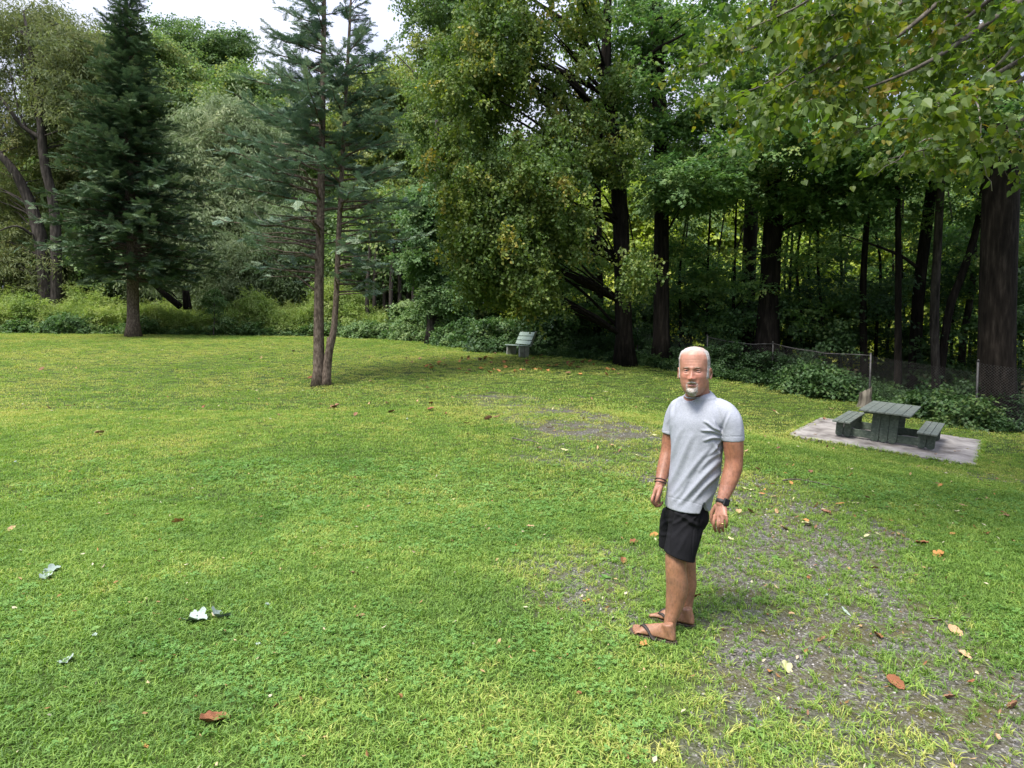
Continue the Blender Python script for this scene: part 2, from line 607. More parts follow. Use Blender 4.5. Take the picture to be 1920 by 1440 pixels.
# ------------------------------------------------------------------ the lay of the land
TAB = dict(X=8.572, Y=14.537, Z=-0.318, yaw=0.662, tu=-0.086, tv=0.037)
_ya = TAB['yaw']
TU = np.array([math.cos(_ya), -math.sin(_ya), TAB['tu']])
TV = np.array([math.sin(_ya), math.cos(_ya), TAB['tv']])
TN = np.cross(TU, TV); TN /= np.linalg.norm(TN)
TC = np.array([TAB['X'], TAB['Y'], TAB['Z']])

_ctl = []
for yy in (-14, -4, 0, 2, 3.5, 5):
    for xx in (-9, -3, 0, 2.5, 6):
        _ctl.append((xx, yy, 0))
_ctl += [(-9, 9, .22), (30, 8, -.6), (30, -4, -.2), (40, 20, -.8), (-30, -10, .2), (-30, 12, .7)]
for px, py, Y in [(0, 625, 37), (-500, 625, 37), (250, 632, 34), (600, 632, 37), (800, 641, 33), (920, 658, 27), (970, 669, 23.5), (1170, 682, 23), (1300, 702, 22), (1450, 726, 21.5),
                  (1560, 745, 20), (1840, 802, 17), (2200, 850, 16), (597, 724, 18), (100, 740, 16), (1100, 760, 14.5), (1300, 800, 11.9), (700, 900, 8.0), (1400, 905, 8.3), (960, 716, 17.5)]:
    _ctl.append(tuple(at(px, py, Y)))
for a_, b_ in ((-2, -1.7), (-2, 2), (1.9, -1.7), (1.9, 2), (0, 0)):
    _ctl.append(tuple(TC + TU * a_ + TV * b_ - TN * .03))
for x_ in (-60, -20, 0, 20, 60):
    _ctl.append((x_, 60, 2.7 - .045 * (x_ + 20)))
    _ctl.append((x_, 150, 4.0))
    _ctl.append((x_, 420, 6.0))
for x_ in (-400, 400):
    for y_ in (-400, 0, 400):
        _ctl.append((x_, y_, 3.0))
_ctl.append((0, -400, 0))
_C = np.array(_ctl, float)


def _kern(d):
    return np.sqrt(d * d + 3.0 ** 2)      # multiquadric


_D = np.linalg.norm(_C[:, None, :2] - _C[None, :, :2], axis=-1)
_K = _kern(_D) + np.eye(len(_C)) * -0.05
_W = np.linalg.solve(_K, _C[:, 2])


def gz(x, y):
    x = np.atleast_1d(np.asarray(x, float)); y = np.atleast_1d(np.asarray(y, float))
    out = np.empty(len(x))
    for s in range(0, len(x), 20000):
        d = np.hypot(x[s:s + 20000, None] - _C[None, :, 0], y[s:s + 20000, None] - _C[None, :, 1])
        out[s:s + 20000] = _kern(d) @ _W
    return out + .012 * (fbm(np.stack([x, y], -1), 1.6, 5) - .5) * smooth(1.5, 4, np.hypot(x - 1.0, y - 3.95))


def gz1(x, y):
    return float(gz(x, y)[0])


def hit(px, py):
    """where the ray of a photo pixel meets the ground"""
    d = ray(px, py)
    Y = 1.5
    prev = Y
    while Y < 80:
        p = np.array([0, 0, CAM_H]) + d * (Y / d[1])
        if p[2] < gz1(p[0], p[1]):
            break
        prev = Y
        Y *= 1.03
    lo, hi = prev, Y
    for _ in range(18):
        m = (lo + hi) / 2
        p = np.array([0, 0, CAM_H]) + d * (m / d[1])
        if p[2] < gz1(p[0], p[1]): hi = m
        else: lo = m
    return np.array([0, 0, CAM_H]) + d * (hi / d[1])


# the old gravel track: left and right edge at each distance
_edges = [(1440, 1215, 2200), (1300, 1215, 2020), (1200, 1255, 1890), (1100, 1265, 1800), (1000, 1270, 1690), (950, 1280, 1620), (905, 1180, 1500), (870, 985, 1360), (835, 950, 1290), (805, 960, 1240), (770, 900, 1120), (745, 860, 1010)]
_eY, _eL, _eR = [], [], []
for py, xl, xr in _edges:
    a_, b_ = hit(xl, py), hit(xr, py)
    _eY.append((a_[1] + b_[1]) / 2); _eL.append(a_[0]); _eR.append(b_[0])
_eY = [0.0] + _eY; _eL = [_eL[0] - .0] + _eL; _eR = [_eR[0] + .4] + _eR


def gravel(x, y):
    """0 = closed turf, 1 = open gravel"""
    P = np.stack([x, y], -1)
    l = np.interp(y, _eY, _eL); r = np.interp(y, _eY, _eR)
    nz = (fbm(P, .9, 3) - .5) * .8
    w = .28
    m = smooth(-w, w * 1.2, x - l + nz) * smooth(-w, w * 1.2, r - x + nz) * smooth(0, .7, _eY[-1] + .6 - y)
    # the thin patch left of the man
    c = np.array([0.62, 5.0])
    d = np.hypot((x - c[0]) / .75, (y - c[1]) / 1.2)
    m = np.maximum(m, .78 * smooth(1.2, .35, d + nz))
    patch = .84 + .65 * (fbm(P, .55, 9) - .5) * 2
    far = smooth(7.0, 10, y)
    # bare stones in the far patches only here and there
    m2 = m * np.clip(patch, 0.25, 1)
    m3 = m * (.30 + .6 * smooth(.34, .66, fbm(P, 1.1, 21)))
    m = m2 * (1 - far) + m3 * far
    # spot by the slab
    d2 = np.hypot((x - 8.4) / 1.9, (y - 11.0) / .7)
    m = np.maximum(m, .55 * smooth(1.2, .4, d2 + nz))
    return np.clip(m, 0, 1)


_xs = np.concatenate([-np.geomspace(400, 12.5, 22), np.arange(-12, -6, .5), np.arange(-6, 12, .11), np.arange(12, 16, .5), np.geomspace(16.5, 400, 22)])
_ys = np.concatenate([-np.geomspace(400, 1, 16), np.arange(-.6, 1.4, .4), np.arange(1.5, 18, .11), np.arange(18, 45, .5), np.geomspace(46, 420, 22)])
_GX, _GY = np.meshgrid(_xs, _ys)
_gx, _gy = _GX.ravel(), _GY.ravel()
_gzv = gz(_gx, _gy)
_m = gravel(_gx, _gy)
nx, ny = len(_xs), len(_ys)
_idx = np.arange(nx * ny).reshape(ny, nx)
_f = np.stack([_idx[:-1, :-1], _idx[:-1, 1:], _idx[1:, 1:], _idx[1:, :-1]], -1).reshape(-1, 4)
_me = npmesh('ground', np.stack([_gx, _gy, _gzv], -1), _f)
a = _me.attributes.new('gravel', 'FLOAT', 'POINT'); a.data.foreach_set('value', _m.astype(np.float32))

gm, t, bs = newmat('lawn soil and gravel')
k = t.links.new
at_ = t.nodes.new('ShaderNodeAttribute'); at_.attribute_name = 'gravel'
geo = t.nodes.new('ShaderNodeNewGeometry')
n1 = t.nodes.new('ShaderNodeTexNoise'); n1.inputs['Scale'].default_value = 1.3; n1.inputs['Detail'].default_value = 8
k(geo.outputs['Position'], n1.inputs['Vector'])
r1 = t.nodes.new('ShaderNodeValToRGB')
r1.color_ramp.elements[0].position = .35; r1.color_ramp.elements[0].color = (.030, .048, .011, 1)
r1.color_ramp.elements[1].position = .7; r1.color_ramp.elements[1].color = (.062, .088, .018, 1)
k(n1.outputs['Fac'], r1.inputs['Fac'])
vor = t.nodes.new('ShaderNodeTexVoronoi'); vor.inputs['Scale'].default_value = 75
k(geo.outputs['Position'], vor.inputs['Vector'])
r2 = t.nodes.new('ShaderNodeValToRGB')
r2.color_ramp.elements[0].position = 0; r2.color_ramp.elements[0].color = (.030, .028, .027, 1)
r2.color_ramp.elements[1].position = 1; r2.color_ramp.elements[1].color = (.30, .285, .27, 1)
e = r2.color_ramp.elements.new(.6); e.color = (.098, .092, .088, 1)
k(vor.outputs['Color'], r2.inputs['Fac'])
n2 = t.nodes.new('ShaderNodeTexNoise'); n2.inputs['Scale'].default_value = 3.2; n2.inputs['Detail'].default_value = 5
k(geo.outputs['Position'], n2.inputs['Vector'])
r3 = t.nodes.new('ShaderNodeValToRGB')
r3.color_ramp.elements[0].position = .34; r3.color_ramp.elements[0].color = (0, 0, 0, 1)
r3.color_ramp.elements[1].position = .66; r3.color_ramp.elements[1].color = (.85, .85, .85, 1)
k(n2.outputs['Fac'], r3.inputs['Fac'])
mxa = t.nodes.new('ShaderNodeMix'); mxa.data_type = 'RGBA'       # moss and soil over the stones
mxa.inputs['B'].default_value = (.074, .066, .022, 1)
k(r3.outputs['Color'], mxa.inputs['Factor']); k(r2.outputs['Color'], mxa.inputs['A'])
mxb = t.nodes.new('ShaderNodeMix'); mxb.data_type = 'RGBA'
k(at_.outputs['Fac'], mxb.inputs['Factor']); k(r1.outputs['Color'], mxb.inputs['A']); k(mxa.outputs['Result'], mxb.inputs['B'])
k(mxb.outputs['Result'], bs.inputs['Base Color'])
bs.inputs['Roughness'].default_value = .95
bs.inputs['Specular IOR Level'].default_value = .15
bm_ = t.nodes.new('ShaderNodeBump'); bm_.inputs['Strength'].default_value = .8; bm_.inputs['Distance'].default_value = .012
k(vor.outputs['Distance'], bm_.inputs['Height']); k(bm_.outputs['Normal'], bs.inputs['Normal'])
ground = link('ground', _me, None, gm)
tag(ground, kind='structure')


# forest floor: one sheet of dark soil under the wood, just above the lawn
def edge_curve(y):      # x where the wood begins, by distance
    return None


# ------------------------------------------------------------------ grass
def blades(name, n, rad, h, w, lean=.5, bend=.6):
    L_ = []
    for _ in range(n):
        a = random.uniform(0, 6.283); r = rad * math.sqrt(random.random())
        b = np.array([r * math.cos(a), r * math.sin(a), -.004])
        az = random.uniform(0, 6.283)
        d = np.array([math.cos(az), math.sin(az), 0]); s = np.array([-d[1], d[0], 0])
        hh = h * random.uniform(.45, 1.15); ww = w * random.uniform(.6, 1.2)
        ln = random.uniform(.1, 1) * lean
        p1 = b + d * hh * ln * .35 + np.array([0, 0, hh * .6])
        p2 = b + d * hh * (ln + bend * random.uniform(.2, 1)) + np.array([0, 0, hh * random.uniform(.65, 1.0)])
        L_.append(([b - s * ww * .4, b + s * ww * .4, p1 + s * ww * .5, p1 - s * ww * .5, p2], [(0, 1, 2, 3), (3, 2, 4)]))
    return leafmesh(name, L_)


def clover(name, n, rad, size):
    L_ = []
    for _ in range(n):
        a = random.uniform(0, 6.283); r = rad * math.sqrt(random.random())
        c = np.array([r * math.cos(a), r * math.sin(a), random.uniform(.012, .035)])
        az = random.uniform(0, 6.283)
        tl = rotm(random.gauss(0, .3), random.gauss(0, .3), 0)
        for j in range(3):
            an = az + j * 2.094
            d = tl @ np.array([math.cos(an), math.sin(an), .12]); s = tl @ np.array([-math.sin(an), math.cos(an), 0])
            z = size * random.uniform(.8, 1.1)
            L_.append(([c, c + d * z * .55 + s * z * .42, c + d * z, c + d * z * .55 - s * z * .42], [(0, 1, 2, 3)]))
    return leafmesh(name, L_)


def rosette(name, n, size):
    L_ = []
    for i in range(n):
        an = random.uniform(0, 6.283)
        lv, lf = leaf_shape('diamond', size * random.uniform(.6, 1.1))
        lv = [(p[0], p[1] * .62, abs(p[0]) * random.uniform(.15, .5) - p[0] * p[0] / size * .3 + .006) for p in lv]
        L_.append((place(lv, (0, 0, 0), rotm(0, 0, an)), lf))
    return leafmesh(name, L_)


source_collection('grass_near', [blades('grass_near', 26, .06, .045, .0062, .9, .7) for _ in range(6)], GRASS)
source_collection('grass_mid', [blades('grass_mid', 44, .12, .044, .0085, .8, .7) for _ in range(5)], GRASS)
source_collection('grass_far', [blades('grass_far', 70, .28, .045, .014, .9, .6) for _ in range(4)], GRASS)
source_collection('grass_tuft', [blades('grass_tuft', 11, .012, .05, .0048, 1.0, 1.0) for _ in range(6)], GRASS)
source_collection('clover_patch', [clover('clover_patch', 16, .06, .014) for _ in range(4)], CLOVER)
source_collection('weed_rosette', [rosette('weed_rosette', 7, .055) for _ in range(4)], CLOVER)


def region(y0, y1, step, jit=.5, marg=.12):
    out = []
    y = y0
    while y < y1:
        hw = (.80 + marg) * y + 1.9
        xs_ = np.arange(-hw, hw, step)
        out.append(np.stack([xs_ + rng.uniform(-jit, jit, len(xs_)) * step, np.full(len(xs_), y) + rng.uniform(-jit, jit, len(xs_)) * step], -1))
        y += step
    return np.concatenate(out)


def in_slab(P, m=0.0):
    q = P - TC[:2]
    A = np.stack([TU[:2], TV[:2]], 1)
    uv = q @ np.linalg.inv(A).T
    return (uv[:, 0] > -1.794 - m) & (uv[:, 0] < 1.717 + m) & (uv[:, 1] > -1.529 - m) & (uv[:, 1] < 1.775 + m)


# lawn limit: pixel line of the far edge and the wood edge, as a polyline in plan
_lim = np.array([at(px, py, Y)[:2] for px, py, Y in [(-900, 625, 37), (0, 625, 37.3), (250, 628, 37.5), (600, 632, 37.6), (800, 641, 33.4), (920, 658, 27.4), (1000, 664, 24.5), (1170, 682, 23.2), (1300, 702, 22.2), (1450, 726, 21.7), (1560, 745, 20.2), (1700, 775, 18.6), (1840, 802, 17.2), (2200, 850, 16)]])


def lawn_y(x):
    return np.interp(x, _lim[:, 0], _lim[:, 1])


def tone(P):
    """0 deep green .. 1 straw: yellower far off, sunlight on the crest put into the tint, greener close by"""
    x, y = P[:, 0], P[:, 1]
    n = fbm(P, 2.6, 31) - .5
    n2 = fbm(P, .5, 41) - .5
    dry = smooth(5, 16, y) * .24  # sunlit look of the far lawn, put into the tint as yellow
    return .40 + n * .48 + n2 * .42 + dry + .10 * smooth(.1, .6, gravel(x, y)) + rng.normal(0, .10, len(x))


def grass_layer(name, src, P, keep, s0, s1, label=None, tadd=0.0, tilt=.12):
    P = P[keep & (P[:, 1] < lawn_y(P[:, 0]) + .15) & ~in_slab(P, .02)]
    n = len(P)
    z = gz(P[:, 0], P[:, 1])
    R = np.stack([rng.normal(0, tilt, n), rng.normal(0, tilt, n), rng.uniform(0, 6.28, n)], -1)
    o = scatter(name, src, np.column_stack([P, z]), R, rng.uniform(s0, s1, n), tone(P) + tadd)
    return o


P = region(1.7, 7.0, .047)
g = gravel(P[:, 0], P[:, 1]); u = rng.random(len(P))
bare = fbm(P, .35, 77)
o = grass_layer('grass', 'grass_near', P, (u > g * 1.04) & (bare > .09), .55, 1.15)
P = region(7.0, 13.5, .10)
g = gravel(P[:, 0], P[:, 1]); u = rng.random(len(P))
o = grass_layer('grass', 'grass_mid', P, u > g * .9, .6, 1.15)
P = region(13.5, 38.5, .235)
g = gravel(P[:, 0], P[:, 1]); u = rng.random(len(P))
o = grass_layer('grass', 'grass_far', P, u > g * .6, .6, 1.1)
# single tufts on the gravel and taller ones through the turf
P = region(1.7, 9.0, .058)
g = gravel(P[:, 0], P[:, 1]); u = rng.random(len(P))
grass_layer('grass_tufts', 'grass_tuft', P, (u < .09 + .72 * smooth(.15, .5, g)), .45, 1.15, tadd=.02, tilt=.2)
P = region(1.7, 9.0, .07)
cn = fbm(P, 1.2, 55); u = rng.random(len(P)); g = gravel(P[:, 0], P[:, 1])
grass_layer('clover', 'clover_patch', P, (u < .06 + .42 * smooth(.46, .66, cn)) & (g < .35), .7, 1.3)
P = region(1.7, 10.0, .12)
cn = fbm(P, 1.5, 65); u = rng.random(len(P)); g = gravel(P[:, 0], P[:, 1])
grass_layer('ground_weeds', 'weed_rosette', P, (u < .10 + .35 * (cn > .52)) & (g < .75), .5, 1.3)

# pebbles of the track
def pebble(name, k_):
    bm = bmesh.new()
    bmesh.ops.create_icosphere(bm, subdivisions=1, radius=.008)
    for v_ in bm.verts:
        v_.co *= random.uniform(.65, 1.25)
        v_.co.z *= .6
    me = bpy.data.meshes.new(name); bm.to_mesh(me); bm.free()
    a_ = me.attributes.new('leaf', 'FLOAT', 'FACE'); a_.data.foreach_set('value', np.full(len(me.polygons), random.random(), np.float32))
    return me


STONE = leaf_mat('gravel stone', [(.036, .033, .030), (.078, .072, .066), (.13, .122, .112), (.19, .178, .165), (.33, .31, .285)], 0.0, .6, .03)
source_collection('pebble', [pebble('pebble', i) for i in range(6)], STONE)
P = region(1.7, 6.5, .022)
g = gravel(P[:, 0], P[:, 1]); u = rng.random(len(P))
P = P[(u < g * .62) & ~in_slab(P)]
n = len(P)
z = gz(P[:, 0], P[:, 1])
T_ = rng.beta(1.4, 3.0, n)
scatter('gravel', 'pebble', np.column_stack([P, z + .001]), rng.uniform(0, 6.28, (n, 3)) * [[.1, .1, 1]], rng.uniform(.35, 1.1, n) ** 1.3, T_)
P = region(6.5, 13, .06)
g = gravel(P[:, 0], P[:, 1]); u = rng.random(len(P))
P = P[(u < g * .75) & ~in_slab(P)]
n = len(P)
z = gz(P[:, 0], P[:, 1])
scatter('gravel', 'pebble', np.column_stack([P, z + .001]), rng.uniform(0, 6.28, (n, 3)) * [[.1, .1, 1]], rng.uniform(.8, 2.0, n), rng.beta(1.6, 2.6, n))

# blades that lap over the rim of the slab and the soles of the sandals
PP = []
for (u0, v0), (u1, v1) in (((-1.81, -1.55), (1.73, -1.55)), ((1.735, -1.55), (1.735, 1.79)), ((1.73, 1.79), (-1.81, 1.79)), ((-1.81, 1.79), (-1.81, -1.55))):
    for t_ in np.linspace(0, 1, 150):
        if rng.random() < .75:
            q_ = TC + TU * (u0 + (u1 - u0) * t_ + rng.normal(0, .03)) + TV * (v0 + (v1 - v0) * t_ + rng.normal(0, .03))
            PP.append([q_[0], q_[1], q_[2] - .02])
_H = [hit(1270, 1213), hit(1179, 1189), hit(1305, 1181), hit(1217, 1161)]
for a_, b_ in ((_H[0], _H[1]), (_H[2], _H[3])):
    d_ = (b_ - a_)[:2]; l_ = np.linalg.norm(d_); d_ /= l_; s_ = np.array([-d_[1], d_[0]])
    for _ in range(150):
        t_ = rng.uniform(-.08, 1.08); sg = rng.choice([-1, 1]) * rng.uniform(.052, .085)
        if t_ < 0 or t_ > 1: sg = rng.uniform(-.05, .05)
        q_ = a_[:2] + d_ * l_ * t_ + s_ * sg
        PP.append([q_[0], q_[1], gz1(*q_)])
PP = np.array(PP); n = len(PP)
scatter('grass_tufts', 'grass_tuft', PP, np.stack([rng.normal(0, .15, n), rng.normal(0, .15, n), rng.uniform(0, 6.28, n)], -1), np.where(PP[:, 1] > 8, rng.uniform(1.1, 2.2, n), rng.uniform(.5, .85, n)), tone(PP[:, :2]))

# crumbs of dry leaf, straw and twig all over the ground
BITS = leaf_mat('dry crumb', [(.09, .05, .025), (.17, .09, .04), (.26, .15, .07), (.36, .26, .13), (.44, .40, .28)], 0.1, .7, .0)


def bit(name):
    L_ = []
    lv, lf = leaf_shape('diamond', .022)
    lv = [(p[0], p[1] * random.uniform(.25, .8), p[2] + random.uniform(0, .006)) for p in lv]
    L_.append((lv, lf))
    return leafmesh(name, L_)


source_collection('dry_bit', [bit('dry_bit') for _ in range(6)], BITS)
P = np.concatenate([region(1.7, 7, .12), region(7, 16, .26), region(16, 34, .75)])
u = rng.random(len(P)); g = gravel(P[:, 0], P[:, 1])
P = P[(u < .16 + .30 * g + .12 * smooth(2, 8, P[:, 0])) & ~in_slab(P) & (P[:, 1] < lawn_y(P[:, 0]))]
n = len(P)
o = scatter('leaf_crumbs', 'dry_bit', np.column_stack([P, gz(P[:, 0], P[:, 1]) + np.where(gravel(P[:, 0], P[:, 1]) > .4, .012, .030)]), np.stack([rng.normal(0, .4, n), rng.normal(0, .4, n), rng.uniform(0, 6.28, n)], -1), rng.uniform(.5, 1.5, n) * (1 + .10 * P[:, 1]), rng.random(n))
# ------------------------------------------------------------------ trees
def trunk_pts(pix, n=14):
    """pix rows: (px, py, Y, radius m); the first row is the foot, put on the ground"""
    rows = []
    for i, (px, py, Y, r) in enumerate(pix):
        p = at(px, py, Y)
        rows.append([p[0], p[1], p[2], r])
    rows[0][2] = gz1(rows[0][0], rows[0][1]) - .08
    return spline(rows, n)


def add_trunk(mb, S, n=12, flare=True, wob=.0):
    pts = S[:, :3].copy(); rad = np.maximum(S[:, 3], .006)
    if flare:
        z0 = pts[0, 2]
        rad = rad * (1 + .55 * np.exp(-(pts[:, 2] - z0) / (rad[0] * 1.3)))
    if wob:
        pts[1:, :2] += rng.normal(0, wob, (len(pts) - 1, 2))
    mb.tube(pts, rad, n)


def limb(mb, a, b, r0, r1, sag=.15, n=7, wob=.05, sides=6):
    a, b = np.asarray(a, float), np.asarray(b, float)
    l = np.linalg.norm(b - a)
    m = (a + b) / 2 + np.array([0, 0, sag * l])
    t = np.linspace(0, 1, n)[:, None]
    P = a * (1 - t) ** 2 + 2 * m * t * (1 - t) + b * t ** 2
    P[1:-1] += rng.normal(0, wob * l * .18, (n - 2, 3))
    mb.tube(P, np.linspace(r0, r1, n), sides, caps=False)
    return P


def clusters_in(blob, ncl, shell=.5):
    px, py, Y, rx, ry, rY = blob[:6]
    c = at(px, py, Y)
    s = Y / FPX
    out = []
    while len(out) < ncl:
        d = rng.normal(size=3); d /= np.linalg.norm(d)
        rr = rng.random() ** (1 / 3 * (1 - shell) + .02)
        out.append(c + d * rr * np.array([rx * s, rY, ry * s]))
    return np.array(out)


def foliage(name, parent, src, CL, per, rad, flat=.5, scl=(.8, 1.3), tint=.4, tvar=.12, droop=.35, axis=None, cvar=.12):
    """sprays grouped in flattened clumps; each clump a little lighter or darker in kind of leaf"""
    n = len(CL)
    k_ = rng.poisson(per, n) + 3
    idx = np.repeat(np.arange(n), k_)
    N = len(idx)
    R_ = rad * rng.uniform(.6, 1.3, n)
    off = rng.normal(0, .5, (N, 3)) * R_[idx, None] * [1, 1, flat]
    off[:, 2] -= .25 * flat * np.hypot(off[:, 0], off[:, 1])
    P = CL[idx] + off
    if axis is None: axis = CL.mean(0)
    outw = P - np.asarray(axis)
    yaw = np.arctan2(outw[:, 1], outw[:, 0]) + rng.normal(0, .8, N)
    pitch = rng.normal(droop, .35, N)
    ct = rng.normal(0, cvar, n)
    T = tint + ct[idx] + rng.normal(0, tvar, N)
    o = scatter(name, src, P, np.stack([rng.normal(0, .5, N), pitch, yaw], -1), rng.uniform(scl[0], scl[1], N), T, parent)
    return o


def nearest_on(S, p, below=.35):
    """point of the trunk below a clump where its limb leaves"""
    d = np.linalg.norm(S[:, :2] - p[:2], axis=1)
    zt = p[2] - below * (d + .3)
    i = int(np.argmin(np.abs(S[:, 2] - zt) + .3 * d * 0))
    i = max(1, min(i, len(S) - 1))
    return S[i, :3], S[i, 3]


def make_tree(name, label, cat, trunks, blobs, src, bark, group=None, per=14, rad=.8, flat=.5, scl=(.8, 1.3), tint=.4, droop=.35,
              limbs=.7, boughs=(), shell=.5, tvar=.1, cvar=.12, foot=None, below=.35, leafy=True):
    """trunks: list of pixel polylines; blobs: (px,py,Y,rx px,ry px,rY m,n clumps)"""
    Ss = [trunk_pts(t_) for t_ in trunks]
    root = empty(name, V(Ss[0][0, :3] + [0, 0, .08]))
    tag(root, label, cat, group)
    for S in Ss:
        mb = MB(); add_trunk(mb, S)
        mb.build('trunk', bark, root)
    mb = MB()
    for pts in boughs:
        rows = np.array([[*at(px, py, Y), r] for px, py, Y, r in pts])
        s_ = spline(rows, 10)
        mb.tube(s_[:, :3], np.maximum(s_[:, 3], .004), 7, caps=False)
    if blobs:
        CL = np.concatenate([clusters_in(b, b[6], shell) for b in blobs])
        for c in CL:
            if rng.random() < limbs:
                best = min((nearest_on(S, c, below) for S in Ss), key=lambda q: np.linalg.norm(q[0] - c))
                l = np.linalg.norm(best[0] - c)
                if l > .3:
                    limb(mb, best[0], c, min(best[1] * .45, .010 + l * .009), .005, sag=.10)
    if mb.v:
        b = mb.build('branches', bark if bark is not None else TWIG, root)
        b['kind'] = 'stuff'
    if blobs and leafy:
        foliage('crown', root, src, CL, per, rad, flat, scl, tint, tvar, droop, axis=Ss[0][len(Ss[0]) // 2, :3], cvar=cvar)
    return root


# ---- the two kinds of spruce
def spruce(name, label, trunks, prof, src, bark, nb, seg=.42, tint=.45, bare=None, group=None, dens=1.0, lift=.12, sc=(.8, 1.2), upper=.3, azim=None):
    """prof: (height z above foot -> branch reach m). Whorled boughs with side twigs all the way along."""
    Ss = [trunk_pts(t_, 20) for t_ in trunks]
    root = empty(name, V(Ss[0][0, :3] + [0, 0, .08]))
    tag(root, label, 'tree', group)
    for S in Ss:
        mb = MB(); add_trunk(mb, S); mb.build('trunk', bark, root)
    mb = MB(); P, R, T, SC = [], [], [], []
    for si, S in enumerate(Ss):
        z0 = S[0, 2]
        zt = S[-1, 2] - z0
        pr = np.array(prof[si])
        n_ = nb[si]
        for b in range(n_):
            h = pr[0, 0] + (zt - pr[0, 0]) * ((b + rng.random()) / n_) ** 1.05
            reach = np.interp(h, pr[:, 0], pr[:, 1]) * rng.uniform(.62, 1.12)
            i = np.searchsorted(S[:, 2] - z0, h); i = min(max(i, 1), len(S) - 1)
            f = (h - (S[i - 1, 2] - z0)) / max(S[i, 2] - S[i - 1, 2], 1e-3)
            a = S[i - 1, :3] * (1 - f) + S[i, :3] * f
            az = b * 2.399 + rng.normal(0, .3)
            if azim is not None and azim[si] is not None:       # boughs lean away from the neighbour stem
                a0, wdt = azim[si]
                if math.cos(az - a0) < -.2 and rng.random() < .75: az = a0 + rng.uniform(-wdt, wdt)
            d = np.array([math.cos(az), math.sin(az), 0])
            up = lift + .45 * (h / zt) ** 2
            m = max(3, int(reach / .35) + 2)
            tt = np.linspace(0, 1, m)
            C = a + np.outer(tt * reach, d) + np.outer(up * reach * tt - .30 * reach * tt ** 2 * (1 - h / zt * .7) + .12 * reach * tt ** 4, [0, 0, 1])
            C[1:] += rng.normal(0, .02 * reach, (m - 1, 3)) * .5
            mb.tube(C, np.linspace(.008 + .013 * reach, .005, m), 5, caps=False)
            isbare = bare is not None and rng.random() < np.interp(h, bare[:, 0], bare[:, 1])
            start = .12 if h > zt * upper else .30
            if isbare: start = rng.uniform(.55, .85)
            steps = max(2, int(reach * (1 - start) / (seg * .36) * dens))
            for j in range(steps):
                t_ = start + (1 - start) * (j + rng.random() * .8) / steps
                t_ = min(t_, .99)
                p = np.array([np.interp(t_, tt, C[:, q]) for q in range(3)])
                for sg in ((-1, 1) if j < steps - 1 else (0,)):
                    if rng.random() < .08: continue
                    yaw = az + sg * rng.uniform(.45, 1.15) + rng.normal(0, .12)
                    P.append(p + rng.normal(0, .03, 3)); R.append((rng.normal(0, .25), rng.normal(.05 - .3 * (h / zt), .34), yaw))
                    SC.append(rng.uniform(*sc) * (.55 + .45 * min(1, reach / 1.5)) * (1.15 - .4 * t_)); T.append(tint + rng.normal(0, .14) + .34 * (t_ - .55))
            if isbare or rng.random() < .35:      # dead side twigs near the stem
                for j in range(int(2 + reach * 1.5)):
                    t_ = rng.uniform(.1, max(.3, start))
                    p = np.array([np.interp(t_, tt, C[:, q]) for q in range(3)])
                    y2 = az + rng.choice([-1, 1]) * rng.uniform(.5, 1.1)
                    e_ = p + np.array([math.cos(y2), math.sin(y2), rng.normal(-.15, .15)]) * reach * rng.uniform(.12, .32)
                    limb(mb, p, e_, .006, .002, .05, 4, .05, 3)
        # leader
        for j in range(6):
            P.append(S[-1, :3] - [0, 0, .25 * j]); R.append((0, -1.2, j * 1.05)); SC.append(.6); T.append(tint)
    b_ = mb.build('branches', bark, root); b_['kind'] = 'stuff'
    o = scatter('needles', src, np.array(P), np.array(R), np.array(SC), np.array(T), root)
    return root


s34 = 34 / 1200
spruce('spruce_tree', 'large dark green spruce with dense conical crown at the far lawn edge',
       [[(250, 634, 34, .30), (248, 480, 34, .26), (240, 250, 34, .17), (238, 60, 34, .09), (236, -60, 34, .02)]],
       [[(3.0, 2.6), (4.4, 4.3), (6.5, 4.1), (8.5, 3.5), (10.5, 2.7), (13.5, 1.7), (16, 1.05), (18, .6), (20, .25)]], 'spruce_twig', BARK_BROWN, [320], seg=.44, tint=.42, sc=(.72, 1.1), dens=1.0, lift=.02)
root = spruce('spruce_tree', 'twin-stemmed open blue-green spruce standing alone in the middle of the lawn',
       [[(598, 724, 18, .165), (598, 560, 18, .135), (603, 300, 18, .095), (607, 60, 18, .065), (610, -190, 18, .012)],
        [(611, 721, 17.95, .12), (616, 665, 17.93, .115), (628, 600, 17.9, .085), (636, 420, 17.95, .07), (645, 250, 18, .055), (655, 60, 18, .04), (662, -90, 18, .01)]],
       [[(3.0, 1.5), (4.2, 2.6), (6.0, 2.8), (7.6, 2.5), (8.6, 1.7), (10.0, 1.25), (11.5, .95), (13.6, .2)],
        [(2.6, 1.6), (4.0, 2.4), (5.8, 1.9), (7.0, 1.8), (8.5, 1.35), (10.0, .8), (12.2, .15)]],
       'blue_spruce_twig', BARK_BROWN, [118, 82], seg=.32, tint=.40, bare=np.array([(2.5, .85), (4.6, .7), (5.4, .15), (6.3, .03), (14, .0)]), sc=(.6, 1.0), dens=.92, lift=.16, upper=.5,
       azim=[(math.pi, 1.5), (0.0, 1.3)])
